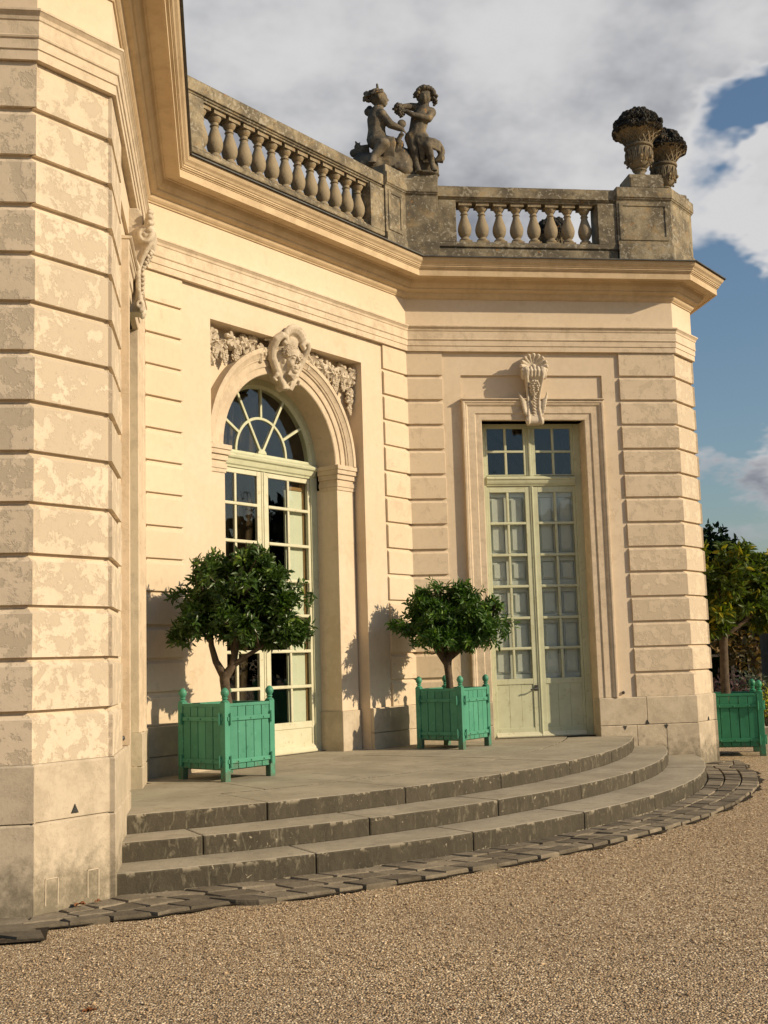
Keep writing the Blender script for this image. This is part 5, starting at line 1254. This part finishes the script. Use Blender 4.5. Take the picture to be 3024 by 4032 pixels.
# distant woodland all round that the panes and the horizon look at
wd_ = []
g = np.random.default_rng(12); n = 34000; th = g.uniform(0, 2 * math.pi, n); rad = g.uniform(78, 100, n); top = 12 + 2.2 * np.sin(th * 9) + 1.5 * np.sin(th * 23 + 1) + .8 * np.sin(th * 51); inv = np.clip(1 - np.abs(th - math.radians(66)) / math.radians(46), 0, 1); top = top * (1 - .62 * np.clip(inv * 3, 0, 1)); Lb = 2.2
C = np.stack([np.cos(th) * rad, np.sin(th) * rad, -.9 + g.random(n) ** .8 * top], 1); Ls = g.uniform(1.4, 2.8, n)
wo_ = leaves_mesh('distant_woodland', C, unit(g.normal(size=(n, 3))), unit(g.normal(size=(n, 3))), Ls, Ls * .7, M_dark, None, g.random(n))
tag(wo_, 'dark belt of far woodland round the garden', 'woodland', kind='stuff')
def shrub(label, px, dist, z, r, mat, seed, n=700, leaf=.10):
    x, y = gpt(AZ(px), dist); t = thing('shrub', label, 'shrub', (x, y, -.958))
    st = MB()
    for k in range(5): a = k * 1.26; st.tube([(0, 0, 0), (math.cos(a) * r * .3, math.sin(a) * r * .3, z * .4), (math.cos(a) * r * .6, math.sin(a) * r * .6, z * .75)], [.02, .015, .008], 5)
    obj('stems', st, M_bark, t)
    cloud_leaves('foliage', [((math.cos(k * 2.1) * r * .35, math.sin(k * 2.1) * r * .35, z * (.45 + .12 * (k % 3))), (r * .75, r * .75, z * .42)) for k in range(5)], n, leaf, mat, t, seed)
shrub('purple-brown shrub low behind the planter, left of the tree trunk', 2826, 24, 1.05, .42, M_purple, 41)
shrub('grey-green rounded shrub low behind the planter, right of the tree trunk', 2925, 25.5, 1.05, .60, M_grey, 42, 900)
shrub('small yellow flowering clump low behind the planter', 2965, 23.5, .80, .26, M_yel, 43, 420, .07)
def stakes(label, px, dist, wdt, ht):
    x, y = gpt(AZ(px), dist); t = thing('stake_frame', label, 'stake frame', (x, y, -.958), -AZ(px), 'pale wooden stake frames in the flower bed')
    for s in (-1, 1): obj('stake', MB().box(ID, s * wdt / 2 - .025, s * wdt / 2 + .025, -.025, .025, 0, ht), M_stake, t, bevel=.004)
    obj('cross_bar', MB().box(ID, -wdt / 2 - .03, wdt / 2 + .03, -.045, -.026, ht - .10, ht - .04), M_stake, t, bevel=.004)
stakes('pale wooden stake frame close to the pavilion corner, mostly hidden', 2795, 33, .62, 1.45); stakes('pale wooden stake frame standing behind the orange tree trunk', 2878, 33, .40, 1.45); stakes('pale wooden stake frame at the right, beside the dark trellis pier', 2995, 33, .5, 1.45)
kb = thing('bed_edging', 'pale stone edging of the flower bed behind the planter', 'edging', (*gpt(AZ(2930), 22.3), -.958), -AZ(2930))
for k in range(8): obj('edging_stone', MB().box(ID, -2.4 + k * .6 + .006, -2.4 + (k + 1) * .6 - .006, -.09, .09, 0, .16), M_mort, kb, bevel=.01)
tp = thing('trellis_pier', 'dark slatted trellis pier at the right edge behind the orange tree', 'trellis', (*gpt(AZ(3030), 27), -.958), -AZ(3030))
obj('pier_core', MB().box(ID, -.36, .36, -.3, .3, 0, 2.25), M_slate, tp, bevel=.01)
for k in range(5): obj('slat', MB().box(ID, -.36 + k * .165 - .02, -.36 + k * .165 + .02 + .02, -.335, -.302, .1, 2.2), M_slate, tp)
for z in (.12, .75, 1.4, 2.05): obj('rail', MB().box(ID, -.38, .40, -.36, -.337, z, z + .06), M_slate, tp)

# ------------------------------------------------------------------ fallen leaves
def dead_leaf(p, label, size, seed, rz):
    g = random.Random(seed); n = 14; q = MB(); V = [(0, 0, .012)]
    for k in range(n):
        a = 2 * math.pi * k / n; r = size * (.55 + .45 * abs(math.cos(2.5 * a))); V.append((r * math.cos(a), r * math.sin(a) * .8, .006 + g.uniform(.0, size * .55)))
    q.add(V, [(0, 1 + k, 1 + (k + 1) % n) for k in range(n)])
    o = obj('fallen_leaf', q, M_dead, None, recalc=False); o.location = p; o.rotation_euler = (0, 0, rz); tag(o, label, 'leaf', 'fallen leaves on the ground'); return o
def onground(px, py, z):
    d = camo.matrix_world.to_3x3() @ Vector(((px - 1512) / 4639.9, (2016 - py) / 4639.9, -1)); t_ = (z - .597632) / d.z; return Vector((-2.49368, -15.254512, .597632)) + d * t_
dead_leaf(onground(312, 3568, ZG + .004), 'larger curled brown leaf on the paving at the foot of the wall', .045, 1, .4)
dead_leaf(onground(385, 3556, ZG + .004), 'smaller brown leaf on the paving at the foot of the wall', .032, 2, 1.4)
dead_leaf(onground(350, 3990, -.970), 'reddish leaf lying on the gravel at the lower left', .04, 3, .2)
dead_leaf(onground(2415, 3700, -.970), 'dark leaf lying alone on the gravel at the lower right', .028, 4, .9)
dead_leaf(onground(1780, 3986, -.970), 'small dark leaf on the gravel near the bottom edge', .024, 5, 2.0)
